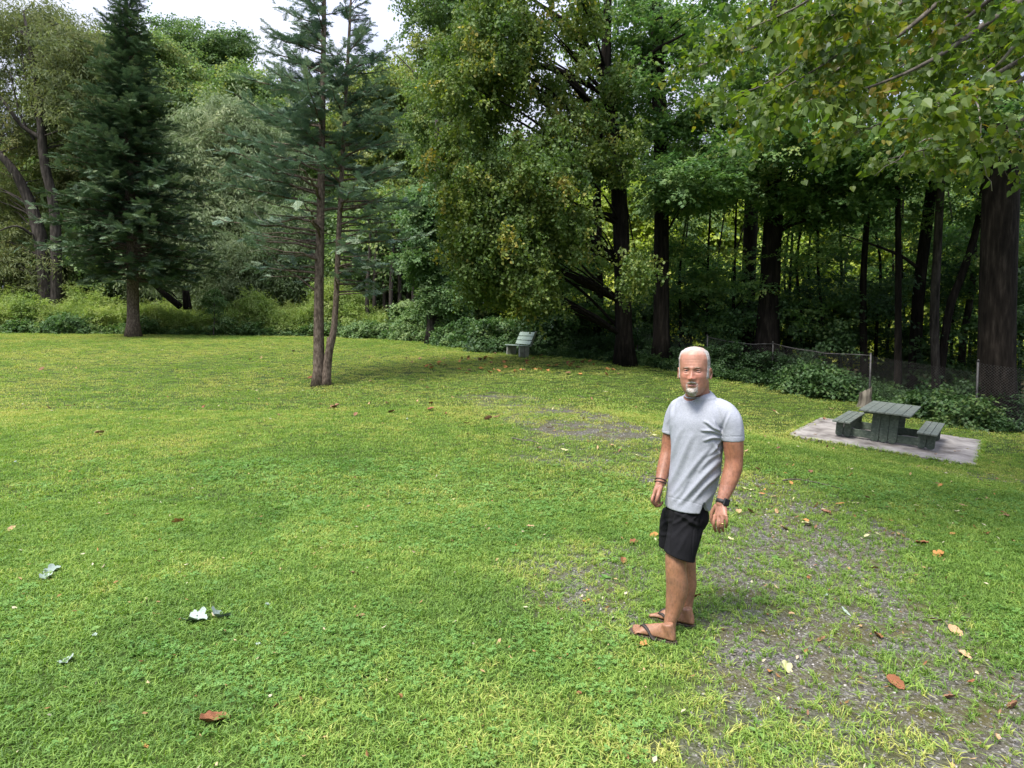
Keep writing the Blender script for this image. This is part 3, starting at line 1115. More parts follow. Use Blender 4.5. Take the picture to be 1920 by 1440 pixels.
# the sawn-off side stem, the bare low boughs
mb = MB()
a_ = at(613, 668, 17.93); mb.tube([a_, at(615, 645, 17.92), at(616, 632, 17.92)], [.07, .05, .045], 8)
mb.build('stub', BARK_BROWN, root)
mb = MB()
for pts in ([(598, 552, 18, .03), (560, 520, 17.8, .022), (530, 500, 17.7, .012), (480, 452, 17.6, .005)],
            [(637, 498, 17.95, .02), (665, 505, 17.7, .014), (718, 512, 17.5, .005)], [(637, 500, 17.95, .012), (690, 516, 17.8, .008), (722, 508, 17.7, .004)],
            [(640, 482, 17.95, .018), (700, 478, 17.9, .012), (790, 462, 17.8, .005)], [(600, 398, 18, .03), (560, 392, 17.8, .02), (520, 385, 17.7, .012), (480, 372, 17.5, .005)],
            [(599, 452, 18, .02), (540, 455, 17.9, .012), (490, 448, 17.8, .005)], [(640, 388, 18, .022), (690, 380, 18, .015), (760, 350, 18, .005)]):
    s_ = spline(np.array([[*at(a, b, c), d] for a, b, c, d in pts]), 9)
    mb.tube(s_[:, :3], s_[:, 3], 6, caps=False)
b = mb.build('bare_bough', BARK_BROWN, root)
for sp in (mb,): pass
mb = MB()
s_ = spline(np.array([[*at(a, b, c), d] for a, b, c, d in [(477, 398, 17.4, .012), (490, 412, 17.3, .01), (508, 421, 17.3, .006)]]), 5)
mb.tube(s_[:, :3], s_[:, 3], 6); mb.build('broken_branch', TWIG_PALE, root)

# ---- left background
make_tree('willow_tree', 'tall olive-grey willow with forked dark stems at the far left', 'tree',
          [[(92, 566, 40, .50), (84, 500, 40, .42), (72, 430, 40, .36), (52, 370, 40, .30), (22, 315, 39.6, .24), (-20, 270, 39.4, .16)],
           [(104, 566, 39.8, .34), (106, 480, 39.6, .30), (100, 380, 39.6, .27), (82, 300, 39.6, .25), (76, 210, 39.6, .22), (62, 125, 39.6, .13), (44, 20, 39.6, .05)]],
          [(60, 120, 41.5, 120, 110, 1.8, 34), (130, 80, 41, 60, 50, 1.8, 14), (30, 330, 42, 110, 110, 1.8, 42), (160, 180, 41, 50, 100, 2.5, 28), (20, 480, 41.5, 110, 70, 2.5, 30), (20, 30, 41, 60, 60, 2, 8)],
          'olive_spray', BARK_GREY, per=9, rad=1.5, scl=(.9, 1.5), tint=.40, limbs=.55, flat=.7,
          boughs=[[(77, 196, 39.6, .15), (100, 172, 39.2, .09), (112, 150, 39, .07), (140, 110, 38.8, .03)], [(80, 262, 39.6, .16), (40, 235, 39.3, .12), (18, 205, 39, .1), (-10, 170, 39, .06)],
                  [(64, 262, 39.6, .10), (38, 215, 39.2, .06), (20, 140, 39, .03)], [(60, 440, 39.6, .1), (30, 424, 39, .06), (-10, 436, 38.8, .03)], [(74, 230, 39.6, .06), (52, 175, 39, .03), (40, 90, 39, .02)],
                  [(82, 255, 39.6, .05), (120, 242, 39, .03), (150, 235, 39, .015)]])
make_tree('willow_tree', 'round pale silver-green willow between the dark spruce and the twin-stemmed spruce', 'tree',
          [[(350, 575, 45, .35), (345, 520, 45, .3), (380, 380, 45, .2), (420, 240, 45, .08)], [(362, 575, 45, .25), (352, 530, 45, .2), (330, 470, 45, .15), (310, 400, 45, .06)]],
          [(440, 290, 45, 85, 100, 3.5, 75), (400, 420, 44, 100, 80, 3, 70), (345, 330, 45.5, 60, 90, 3, 40), (500, 400, 45, 60, 90, 3, 34), (360, 500, 44.5, 110, 50, 3, 40)],
          'willow_spray', BARK_GREY, per=13, rad=1.5, scl=(1.0, 1.6), tint=.45, flat=.8, limbs=.4)
make_tree('poplar_tree', 'slender airy tree breaking the skyline just right of the dark spruce', 'tree',
          [[(420, 575, 58, .35), (400, 300, 58, .3), (385, 170, 58, .2), (362, 90, 58, .1), (350, 55, 58, .04)]],
          [(345, 62, 58, 26, 24, 1.8, 15), (375, 110, 58, 46, 40, 2.5, 26), (418, 92, 58, 30, 34, 2, 18), (380, 170, 58, 70, 55, 3.5, 40), (440, 78, 58, 14, 18, 1.2, 6)],
          'green_spray', BARK_GREY, per=9, rad=1.3, scl=(.9, 1.4), tint=.25, boughs=[[(385, 170, 58, .12), (345, 85, 57.5, .07), (325, 62, 57.5, .03)], [(383, 165, 58, .12), (410, 110, 58, .06), (432, 60, 58, .03)]])
make_tree('broadleaf_tree', 'mid green tree with a touch of orange right behind the dark spruce', 'tree',
          [[(300, 575, 52, .35), (305, 300, 52, .25), (310, 120, 52, .08)]],
          [(310, 150, 52, 62, 62, 3.5, 55), (330, 215, 51, 75, 50, 3, 45), (275, 110, 52, 30, 40, 2.5, 18)],
          'green_spray', BARK_GREY, per=13, rad=1.5, scl=(1, 1.5), tint=.42)
make_tree('broadleaf_tree', 'yellow-green tree between the willow at the far left and the dark spruce', 'tree',
          [[(170, 575, 47, .3), (165, 350, 47, .2), (165, 160, 47, .06)]],
          [(160, 200, 47, 55, 70, 3, 45), (170, 320, 46, 60, 90, 3, 50), (150, 110, 47, 30, 40, 2, 14)],
          'green_spray', BARK_GREY, per=12, rad=1.5, scl=(1, 1.5), tint=.62)
make_tree('broadleaf_tree', 'grey-green tree filling the gap left of the twin-stemmed spruce', 'tree',
          [[(520, 575, 50, .3), (505, 350, 50, .2), (495, 140, 50, .06)]],
          [(490, 190, 50, 45, 50, 3, 28), (530, 260, 50, 60, 75, 3, 45), (560, 380, 49, 70, 80, 3, 45)],
          'green_spray', BARK_GREY, per=12, rad=1.5, scl=(1, 1.5), tint=.42)
make_tree('broadleaf_tree', 'pale yellow-green tree on the skyline right of the twin-stemmed spruce', 'tree',
          [[(735, 590, 46, .3), (740, 350, 46, .2), (745, 120, 46, .06)]],
          [(745, 180, 46, 48, 60, 3, 32), (735, 280, 46, 65, 80, 3, 55), (760, 400, 45, 60, 70, 3, 40), (690, 230, 47, 50, 80, 3, 36)],
          'green_spray', BARK_GREY, per=13, rad=1.4, scl=(1, 1.5), tint=.66, boughs=[[(805, 180, 40, .09), (770, 130, 40, .05), (735, 95, 40, .02)], [(790, 190, 41, .05), (770, 220, 41, .03), (758, 240, 41, .015)]])
make_tree('willow_tree', 'grey-leaved willow low behind the weeds left of the twin-stemmed spruce', 'tree',
          [[(440, 580, 42, .2), (435, 520, 42, .15), (430, 450, 42, .05)], [(505, 580, 42, .16), (512, 520, 42, .12), (530, 460, 42, .05)]],
          [(450, 500, 42, 70, 55, 2, 45), (540, 470, 42, 60, 70, 2, 40)], 'willow_spray', BARK_GREY, per=12, rad=1.2, scl=(.9, 1.3), tint=.30, flat=.8)
make_tree('ivy_clad_tree', 'dead trunk wrapped in climbing leaves left of the yellowing linden', 'tree',
          [[(812, 620, 31, .30), (812, 520, 31, .26), (818, 420, 31, .22), (822, 300, 31, .17), (818, 225, 31, .06)], [(838, 620, 31.3, .24), (840, 500, 31.3, .2), (842, 380, 31.3, .16), (836, 280, 31.3, .08)]],
          [(806, 400, 31, 24, 36, 1, 22), (812, 480, 31, 26, 60, 1, 30), (830, 560, 31, 30, 40, 1, 24), (795, 370, 31, 16, 14, .8, 8)], 'bush_spray', BARK_GREY, per=13, rad=.7, scl=(.9, 1.5), tint=.35, limbs=.3, group=None)
make_tree('broadleaf_tree', 'tall loose green tree rising beside the sky gap left of the linden', 'tree',
          [[(850, 640, 36, .30), (848, 300, 36, .2), (850, 60, 36, .1), (852, -60, 36, .04)]],
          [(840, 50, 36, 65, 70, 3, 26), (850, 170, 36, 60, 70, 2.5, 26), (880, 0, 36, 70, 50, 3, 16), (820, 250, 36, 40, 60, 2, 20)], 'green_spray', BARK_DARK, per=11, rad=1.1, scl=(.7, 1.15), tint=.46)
# low dark trees closing the view under the crowns, left half
for i, (px, py, Y, rx, ry, n, src, tn, lab) in enumerate([
        (120, 500, 43, 90, 60, 50, 'olive_spray', .30, 'low olive-grey thicket tree behind the foot of the far-left willow'),
        (215, 470, 44, 80, 80, 50, 'green_spray', .20, 'dark green tree seen beneath the skirt of the dark spruce'),
        (330, 520, 46, 90, 50, 40, 'willow_spray', .18, 'grey-green thicket tree above the fallen trunk'),
        (600, 470, 44, 90, 100, 75, 'green_spray', .18, 'dark green tree right behind the two stems of the lawn spruce'),
        (700, 500, 42, 70, 80, 55, 'green_spray', .22, 'deep green tree over the dark gap right of the lawn spruce'),
        (760, 440, 40, 50, 90, 40, 'green_spray', .36, 'mid green tree left of the leaf-wrapped dead trunk')]):
    make_tree('broadleaf_tree', lab, 'tree', [[(px + 10, 600, Y, .2), (px, py, Y, .12), (px - 6, py - ry, Y, .04)]], [(px, py, Y, rx, ry, 2.5, n)], src, BARK_GREY,
              per=12, rad=1.5, scl=(1.0, 1.5), tint=tn, limbs=.3)
# the thin bare stems in the dark gap
for i in range(9):
    px = 690 + i * 15 + rng.uniform(-4, 4)
    make_tree('thin_tree', 'slim dark stem in the shadowy gap behind the weeds right of the lawn spruce', 'tree',
              [[(px, 615, 37 + (i % 3), .13), (px + rng.uniform(-4, 4), 540, 37 + (i % 3), .11), (px + rng.uniform(-9, 9), 440, 37 + (i % 3), .07), (px + rng.uniform(-12, 12), 380, 37 + (i % 3), .03)]],
              [], 'green_spray', BARK_GREY, group='slim stems in the shadowy gap')
# fallen trunk under the spruce skirt
mb = MB()
for pts in ([(285, 528, 38, .16), (310, 552, 38, .18), (338, 575, 38, .2)], [(290, 538, 38, .06), (320, 548, 38, .05), (332, 560, 38, .03)], [(348, 545, 38.4, .20), (352, 580, 38.4, .26)]):
    s_ = spline(np.array([[*at(a, b, c), d] for a, b, c, d in pts]), 7); mb.tube(s_[:, :3], s_[:, 3], 8)
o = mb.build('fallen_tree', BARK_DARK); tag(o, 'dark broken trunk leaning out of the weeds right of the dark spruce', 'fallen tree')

# ---- right wood: big linden, then the dark maples
make_tree('linden_tree', 'large linden with yellowing heart-shaped leaves hanging low over the slatted bench', 'tree',
          [[(1172, 684, 22.5, .30), (1168, 560, 22.5, .29), (1163, 400, 22.5, .28), (1150, 250, 22.5, .25), (1136, 150, 22.5, .20), (1140, 0, 22.5, .13), (1142, -120, 22.5, .08)]],
          [(880, 200, 20.5, 55, 150, 1.6, 63), (930, 110, 21, 85, 105, 2.2, 52), (1010, 20, 21, 110, 70, 2.5, 43), (890, 370, 20.5, 50, 90, 1.6, 58), (945, 440, 20.5, 70, 60, 1.6, 60), (985, 520, 21, 62, 40, 1.5, 34), (905, 500, 21, 40, 45, 1.4, 23),
           (1010, 330, 21, 80, 95, 2.2, 60), (1075, 250, 21.5, 60, 60, 1.6, 23), (1070, 420, 20.8, 40, 45, 1.2, 13), (1190, 500, 20.5, 22, 40, .8, 7), (1090, 150, 22, 70, 60, 2, 17), (1150, 290, 21, 40, 40, 1.2, 10)],
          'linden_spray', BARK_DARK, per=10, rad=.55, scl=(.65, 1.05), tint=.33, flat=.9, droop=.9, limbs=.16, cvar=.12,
          boughs=[[(1140, 250, 22.5, .14), (1060, 140, 22, .12), (980, 130, 21.5, .09), (900, 200, 21, .04)], [(1150, 300, 22.5, .14), (1060, 230, 22, .12), (980, 160, 21.5, .1), (930, 220, 21, .05)],
                  [(1165, 410, 22.5, .08), (1120, 400, 22, .06), (1060, 420, 21.5, .045), (1000, 470, 21, .02)], [(1155, 610, 22.6, .055), (1090, 545, 22.3, .045), (1010, 490, 22, .025)],
                  [(1135, 150, 22.5, .12), (1080, 60, 22, .1), (1000, 0, 21.5, .05)], [(1145, 210, 22.5, .1), (1210, 110, 22, .07), (1290, 60, 21.5, .03)]])

trunk_specs = [
    ('straight dark maple trunk just right of the linden trunk', [(1240, 692, 23, .30), (1240, 500, 23, .27), (1240, 300, 23, .26), (1232, 100, 23, .24), (1228, -100, 23, .2)]),
    ('dark maple trunk half hidden left of the thick furrowed one, above the man', [(1398, 700, 26, .34), (1402, 560, 26, .28), (1410, 350, 26, .27), (1414, 150, 26, .24), (1414, -80, 26, .18)]),
    ('thick furrowed maple trunk with a wide foot, straight above the man', [(1434, 716, 23, .46), (1440, 600, 23, .38), (1446, 480, 23, .33), (1452, 350, 23, .31), (1456, 150, 23, .26), (1458, -100, 23, .2)]),
    ('huge dark furrowed trunk behind the corner of the concrete slab', [(1870, 806, 17.6, .45), (1868, 700, 17.6, .43), (1872, 500, 17.6, .425), (1877, 340, 17.6, .42), (1880, 150, 17.6, .38), (1882, -120, 17.6, .4)]),
]
tree_blobs = [
    [(1165, 60, 24, 70, 90, 2.0, 22), (1190, 220, 24, 45, 90, 2.0, 14), (1250, 170, 22.5, 80, 80, 2.2, 24), (1290, 330, 22, 75, 50, 2, 32), (1270, 40, 23, 90, 60, 2, 20)],
    [(1370, 60, 26, 90, 80, 3, 22), (1360, 250, 25.5, 90, 60, 2.5, 28)],
    [(1500, 120, 22, 100, 90, 2.5, 20), (1480, 290, 21.5, 110, 45, 2.0, 38), (1560, 360, 21.5, 90, 40, 2.0, 24)],
    [(1780, 60, 18, 130, 90, 2.5, 20), (1700, 250, 19, 100, 60, 2, 14), (1860, 240, 16.5, 110, 60, 1.6, 8)],
]
for (lab, tr), bl in zip(trunk_specs, tree_blobs):
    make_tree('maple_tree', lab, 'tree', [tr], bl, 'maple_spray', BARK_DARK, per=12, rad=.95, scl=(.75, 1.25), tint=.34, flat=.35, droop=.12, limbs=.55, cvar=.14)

mid = [  # lesser trunks inside the wood
    ('slim straight trunk left of the pair of leaning trunks, behind the stump', [(1683, 762, 20.5, .12), (1684, 600, 20.5, .10), (1684, 420, 20.5, .085), (1680, 250, 20.5, .06)], BARK_DARK),
    ('dark trunk leaning right behind the slim straight trunk', [(1712, 745, 22, .20), (1722, 557, 22, .185), (1740, 405, 22, .17), (1765, 200, 22, .12)], BARK_DARK),
    ('pale grey mottled trunk among the dark ones above the picnic table', [(1757, 770, 20.5, .12), (1752, 600, 20.5, .13), (1757, 480, 20.5, .12), (1764, 350, 20.5, .11), (1778, 200, 20.5, .08)], BARK_GREY),
    ('dark stem slanting strongly right between the pale trunk and the huge trunk', [(1762, 640, 20.5, .10), (1778, 590, 20.5, .12), (1802, 520, 20.5, .11), (1832, 425, 20.5, .10), (1850, 300, 20.5, .07)], BARK_DARK),
    ('brownish bent stem just left of the huge trunk', [(1800, 700, 23, .12), (1806, 640, 23, .12), (1822, 540, 23, .10), (1828, 440, 23, .08)], BARK_GREY),
    ('slim dark stem with a long side branch over the stump', [(1622, 745, 22, .13), (1618, 560, 22, .11), (1625, 420, 22, .09), (1640, 250, 22, .06)], BARK_DARK),
    ('dark trunk fading into the shade of the wood behind the linden', [(1123, 668, 27, .24), (1122, 560, 27, .22), (1120, 430, 27, .19), (1118, 250, 27, .14)], BARK_DARK),
    ('leaf-wrapped trunk in the darkest shade behind the slatted bench', [(1040, 660, 26, .32), (1043, 560, 26, .28), (1046, 430, 26, .2)], BARK_DARK),
]
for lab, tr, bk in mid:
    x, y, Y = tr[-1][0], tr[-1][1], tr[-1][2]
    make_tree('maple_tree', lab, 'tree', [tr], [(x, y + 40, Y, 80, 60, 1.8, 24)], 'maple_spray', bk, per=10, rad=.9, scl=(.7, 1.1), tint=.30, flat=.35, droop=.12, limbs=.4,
              boughs=[[(1718, 500, 20.5, .06), (1690, 480, 20.5, .05), (1640, 460, 20.4, .035), (1580, 440, 20.3, .015)]] if 'side branch' in lab else ())
# saplings that crowd the wood: a slim stem each and a few layered leaf plates
sap = [(1105, 26.5, 470), (1085, 27.5, 500), (1205, 27, 420), (1275, 25, 380), (1300, 28, 400), (1322, 24.5, 360), (1345, 28.5, 420), (1370, 24.5, 300), (1470, 25, 330), (1487, 28, 380),
       (1508, 23.5, 330), (1530, 27, 340), (1550, 23, 300), (1575, 25, 340), (1598, 28, 400), (1640, 24, 350), (1660, 27, 400), (1700, 25, 300), (1780, 25, 380), (1905, 21, 420), (1912, 24, 380), (1815, 27, 400), (1065, 29, 520), (1388, 28, 420)]
for i, (px, Y, top) in enumerate(sap):
    g_ = hit(px, 690) if False else None
    w1, w2 = rng.uniform(-18, 18), rng.uniform(-36, 36)
    bl = []
    for q in range(3):
        bl.append((px + rng.uniform(-40, 40), rng.uniform(top + 20, 620), Y - rng.uniform(0, 1.2), rng.uniform(35, 65), rng.uniform(14, 26), 1.2, 5))
    make_tree('sapling', 'slim dark-stemmed maple sapling crowding the shaded wood', 'tree',
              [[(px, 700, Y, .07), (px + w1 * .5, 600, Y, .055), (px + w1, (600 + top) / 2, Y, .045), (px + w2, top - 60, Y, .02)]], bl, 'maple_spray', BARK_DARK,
              group='saplings crowding the shaded wood', per=9, rad=.75, scl=(.6, 1.0), tint=.34, flat=.25, droop=.08, limbs=.45, cvar=.15)

# ---- woodland mass far behind (reads as one mass) : bright clearing trees behind the right wood, and the closing belt at the left
def belt(name, lab, src, pts, n, per, rad, tint, scl, flat=.7):
    CL = []
    for _ in range(n):
        i = rng.integers(0, len(pts) - 1); f = rng.random()
        a, b = np.array(pts[i], float), np.array(pts[i + 1], float)
        q = a * (1 - f) + b * f                       # px, ytop, ybottom, Y
        CL.append(at(q[0], rng.uniform(q[1], q[2]), q[3] + rng.uniform(-2.5, 2.5)))
    o = foliage(name, None, src, np.array(CL), per, rad, flat, scl, tint, .1, .3, axis=(0, 80, 2))
    tag(o, lab, 'woodland', kind='stuff')
    return o


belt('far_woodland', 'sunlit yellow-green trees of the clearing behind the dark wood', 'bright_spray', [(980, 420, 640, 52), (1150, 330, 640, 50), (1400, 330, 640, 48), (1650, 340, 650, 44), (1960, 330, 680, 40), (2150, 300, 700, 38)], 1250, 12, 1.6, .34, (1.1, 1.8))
belt('far_woodland', 'dim green trees standing deep in the wood behind the saplings', 'green_spray', [(1180, 260, 420, 36), (1400, 180, 400, 35), (1650, 200, 420, 33), (1960, 180, 460, 30), (2150, 100, 500, 28)], 45, 10, 1.4, .36, (.9, 1.4))
belt('far_woodland', 'grey-green woods closing the view behind the left-hand trees', 'green_spray', [(-450, 220, 600, 62), (0, 260, 600, 62), (300, 270, 600, 64), (600, 250, 600, 60), (830, 200, 620, 56), (1000, 300, 640, 54)], 520, 11, 2.2, .34, (1.5, 2.3))
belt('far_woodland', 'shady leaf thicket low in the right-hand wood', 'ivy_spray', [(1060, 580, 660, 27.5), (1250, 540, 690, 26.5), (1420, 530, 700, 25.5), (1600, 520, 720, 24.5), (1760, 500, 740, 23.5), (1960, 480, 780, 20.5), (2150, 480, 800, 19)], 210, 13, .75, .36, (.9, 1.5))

# ---- low growth
def strip(name, lab, src, rows, n, h, scl, tint, cat='weeds', tilt=.15, tvar=.12):
    """rows: (px, Y near, depth); plants rooted along the lawn edge"""
    rows = np.array(rows, float)
    t = rng.uniform(0, len(rows) - 1 - 1e-6, n); i = t.astype(int); f = t - i
    q = rows[i] * (1 - f[:, None]) + rows[i + 1] * f[:, None]
    Y = q[:, 1] + rng.random(n) ** 1.3 * q[:, 2]
    X = (q[:, 0] - 960) / FPX * Y
    z = gz(X, Y)
    P = np.stack([X, Y, z + h * rng.random(n) ** .8], -1)
    hn = fbm(P[:, :2], 2.2, 71)
    P[:, 2] = z + (P[:, 2] - z) * (.25 + 2.4 * hn ** 2)
    R = np.stack([rng.normal(0, tilt, n), rng.normal(0, tilt, n), rng.uniform(0, 6.28, n)], -1)
    o = scatter(name, src, P, R, rng.uniform(scl[0], scl[1], n), tint + (fbm(P[:, :2], 1.5, 81) - .5) * .5 + rng.normal(0, tvar, n))
    tag(o, lab, cat, kind='stuff')
    return o


edgeL = [(-500, 37.3, 4), (0, 37.5, 4), (250, 37.7, 4), (450, 37.8, 4), (600, 37.8, 3.5), (720, 36, 3)]
strip('tall_weeds', 'bright green tall weeds along the far lawn edge', 'weed_stalks', edgeL, 3800, 1.25, (.7, 1.15), .55)
strip('tall_weeds', 'leafy pale green weed clumps along the far lawn edge', 'weed_spray', edgeL, 5200, 1.9, (.8, 1.3), .52, tilt=.5)
strip('ground_cover', 'low broad-leaved plants fringing the far lawn', 'bush_spray', [(-500, 37.0, 1.2), (0, 37.1, 1.2), (250, 37.4, 1.2), (600, 37.4, 1.2), (800, 33.4, 1.2)], 2600, .45, (.9, 1.5), .42, tilt=.5)
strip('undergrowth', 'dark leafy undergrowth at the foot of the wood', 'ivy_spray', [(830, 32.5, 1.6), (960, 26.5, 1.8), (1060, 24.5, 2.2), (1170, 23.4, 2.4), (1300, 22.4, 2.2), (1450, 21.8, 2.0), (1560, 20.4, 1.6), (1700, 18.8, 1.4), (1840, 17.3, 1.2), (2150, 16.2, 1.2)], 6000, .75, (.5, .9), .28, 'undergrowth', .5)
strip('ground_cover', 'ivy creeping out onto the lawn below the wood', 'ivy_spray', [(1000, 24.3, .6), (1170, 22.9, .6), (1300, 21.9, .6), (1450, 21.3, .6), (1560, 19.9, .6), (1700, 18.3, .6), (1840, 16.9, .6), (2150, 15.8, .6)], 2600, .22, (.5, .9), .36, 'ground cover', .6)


def bush(lab, px, Y, rx, h, n, src='bush_spray', tint=.45, scl=(.8, 1.3), name='bush'):
    c = at(px, 650, Y); c[2] = gz1(c[0], c[1])
    root = empty(name, V(c)); tag(root, lab, 'bush')
    mb = MB()
    CL = []
    for _ in range(n):
        d = rng.normal(size=3); d /= np.linalg.norm(d); d[2] = abs(d[2])
        rr = rng.random() ** .25
        p = c + d * rr * np.array([rx, rx * .8, h * .88])
        p[2] = max(p[2], c[2] + .12)
        CL.append(p)
        if rng.random() < .4: limb(mb, c + [rng.normal(0, .1), rng.normal(0, .1), 0], p, .025, .006, .1)
    mb.build('stems', TWIG, root)['kind'] = 'stuff'
    foliage('foliage', root, src, np.array(CL), 11, .42, .7, scl, tint, .12, .2, axis=c, cvar=.08)


bush('dark rounded bush in the weeds left of the dark spruce', 140, 37.6, 1.15, 1.35, 46, tint=.30)
bush('feathery bush beside the foot of the dark spruce', 275, 37.6, .9, 1.3, 30, tint=.42)
bush('large rounded pale green bush right of the lawn spruce', 800, 34.4, 1.5, 1.75, 85, tint=.52)
bush('low spreading bush between the lawn spruce and the large pale bush', 700, 36.2, 1.6, 1.15, 55, tint=.50)
bush('broad-leaved bush behind the large pale bush', 765, 36.5, .9, 2.5, 34, tint=.60, scl=(1.2, 1.8))
bush('spreading green bush left of the slatted bench', 880, 30.2, 1.7, 1.3, 75, tint=.34)
bush('dark bush just behind the slatted bench', 950, 26.6, 1.3, 1.5, 60, 'ivy_spray', .50, (1., 1.6))
bush('dense dark bush between the slatted bench and the linden trunk', 1040, 26, 1.2, 2.4, 80, 'ivy_spray', .26, (1., 1.6))
bush('shaded leafy bush at the foot of the fence left of the stump', 1530, 20.6, .9, 1.1, 46, 'ivy_spray', .46, (.9, 1.4))
bush('young dark bush at the fence right behind the picnic table', 1765, 18.1, .8, 1.0, 34, 'ivy_spray', .44, (.9, 1.4))
bush('small bush beside the foot of the huge trunk', 1812, 17.0, .45, .8, 18, 'ivy_spray', .55, (.8, 1.3))

# sprig in front of the weeds (slim young tree)
make_tree('young_tree', 'slim young tree standing in front of the weeds between the two spruces', 'tree',
          [[(400, 628, 36.8, .03), (402, 590, 36.8, .025), (402, 545, 36.8, .012)]], [(402, 560, 36.8, 9, 20, .3, 12), (405, 595, 36.8, 12, 18, .35, 10)], 'bush_spray', TWIG, per=5, rad=.3, scl=(.6, .9), tint=.45)

# forest floor, dark leaf litter: a sheet 4 mm and more above the lawn ground
fx, fy = [], []
FX = np.concatenate([np.linspace(-40, -6, 18), np.linspace(-5, 40, 60)])
V_, idx_ = [], []
for j in range(26):
    d = np.array([0, .5, 1, 1.5, 2, 3, 4, 5, 6, 7, 8, 10, 12, 14, 16, 18, 20, 22, 24, 26, 28, 30, 32, 35, 38, 42.])[j]
    y = lawn_y(FX) + .15 + (.35 * (vnoise(np.stack([FX, FX * 0], -1), 1.3, 4) - .5)) + d
    V_.append(np.stack([FX, y, gz(FX, y) + .006 + .02 * min(d, 1)], -1))
V_ = np.array(V_)
I_ = np.arange(V_.shape[0] * V_.shape[1]).reshape(V_.shape[:2])
F_ = np.stack([I_[:-1, :-1], I_[:-1, 1:], I_[1:, 1:], I_[1:, :-1]], -1).reshape(-1, 4)
FLOOR = noise_mat('forest floor', (.022, .017, .011), (.075, .052, .030), 5, .95, .6, .03, c3=(.04, .035, .016), spec=.1)
o = link('forest_floor', npmesh('forest_floor', V_.reshape(-1, 3), F_), None, FLOOR)
tag(o, kind='structure')

# ---- the near linden whose branches hang into the top right corner
rootN = empty('linden_tree', V([9.2, 7.6, gz1(9.2, 7.6)]))
tag(rootN, 'near linden whose big-leaved branches hang down into the upper right corner', 'tree')
mb = MB()
tp = spline([[9.2, 7.6, gz1(9.2, 7.6) - .1, .34], [9.15, 7.6, 1.5, .28], [9.1, 7.5, 4, .24], [9.0, 7.4, 7, .18], [8.8, 7.3, 11, .08]], 14)
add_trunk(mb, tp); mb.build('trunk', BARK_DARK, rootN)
mb = MB(); mbt = MB(); mbp = MB()
NP, NR, NS, NT = [], [], [], []
near_boughs = [  # px,py,Y,r from the outer end back to the trunk
    ([(1290, 130, 7.6, .006), (1400, 95, 7.4, .010), (1500, 55, 7.2, .016), (1640, -40, 7.2, .03)], 1.0),
    ([(1440, 210, 6.2, .006), (1570, 130, 6.1, .011), (1680, 70, 6.0, .018), (1765, 0, 6.0, .024), (1900, -120, 6.2, .04)], 1.1),
    ([(1470, 165, 5.4, .005), (1560, 110, 5.4, .009), (1660, 30, 5.4, .014), (1800, -90, 5.6, .03)], 1.0),
    ([(1500, 195, 5.2, .005), (1640, 160, 5.3, .010), (1760, 105, 5.4, .017), (1900, 10, 5.5, .03), (2050, -60, 6.0, .045)], 1.1),
    ([(1620, 245, 6.2, .005), (1720, 200, 6.2, .009), (1820, 165, 6.2, .016), (1920, 110, 6.3, .025), (2080, 40, 6.6, .045)], 1.0),
    ([(1660, 300, 7.0, .005), (1760, 275, 7.0, .009), (1860, 265, 7.0, .016), (1960, 190, 7.0, .03)], .9),
    ([(1740, 205, 4.6, .004), (1820, 180, 4.7, .008), (1900, 160, 4.8, .014), (2020, 60, 5.2, .03)], .9),
    ([(1820, 285, 5.6, .004), (1900, 250, 5.6, .009), (1990, 220, 5.8, .016)], .8),
    ([(1390, 60, 6.4, .005), (1500, 10, 6.4, .01), (1600, -60, 6.5, .02)], .9),
    ([(1330, 180, 9.0, .006), (1430, 160, 9.0, .012), (1560, 60, 8.8, .02), (1700, -60, 8.6, .035)], 1.2),
    ([(1400, 205, 9.4, .006), (1520, 175, 9.2, .012), (1660, 130, 9.0, .02), (1800, 20, 8.8, .035)], 1.2),
    ([(1340, 90, 10.0, .006), (1450, 20, 9.8, .012), (1560, -50, 9.6, .02)], 1.1),
    ([(1900, 60, 4.8, .006), (1960, 10, 5.0, .012), (2040, -60, 5.4, .02)], .7),
    ([(1560, 30, 5.0, .005), (1640, -10, 5.0, .009), (1740, -90, 5.2, .02)], .9),
    ([(1650, 10, 5.6, .005), (1760, -40, 5.6, .009), (1860, -110, 5.8, .02)], .9),
    ([(1760, 180, 8.0, .006), (1860, 100, 8.0, .012), (1980, 20, 8.0, .03)], 1.1),
    ([(1620, 170, 7.4, .006), (1740, 90, 7.4, .012), (1880, -20, 7.4, .03)], 1.1),
]
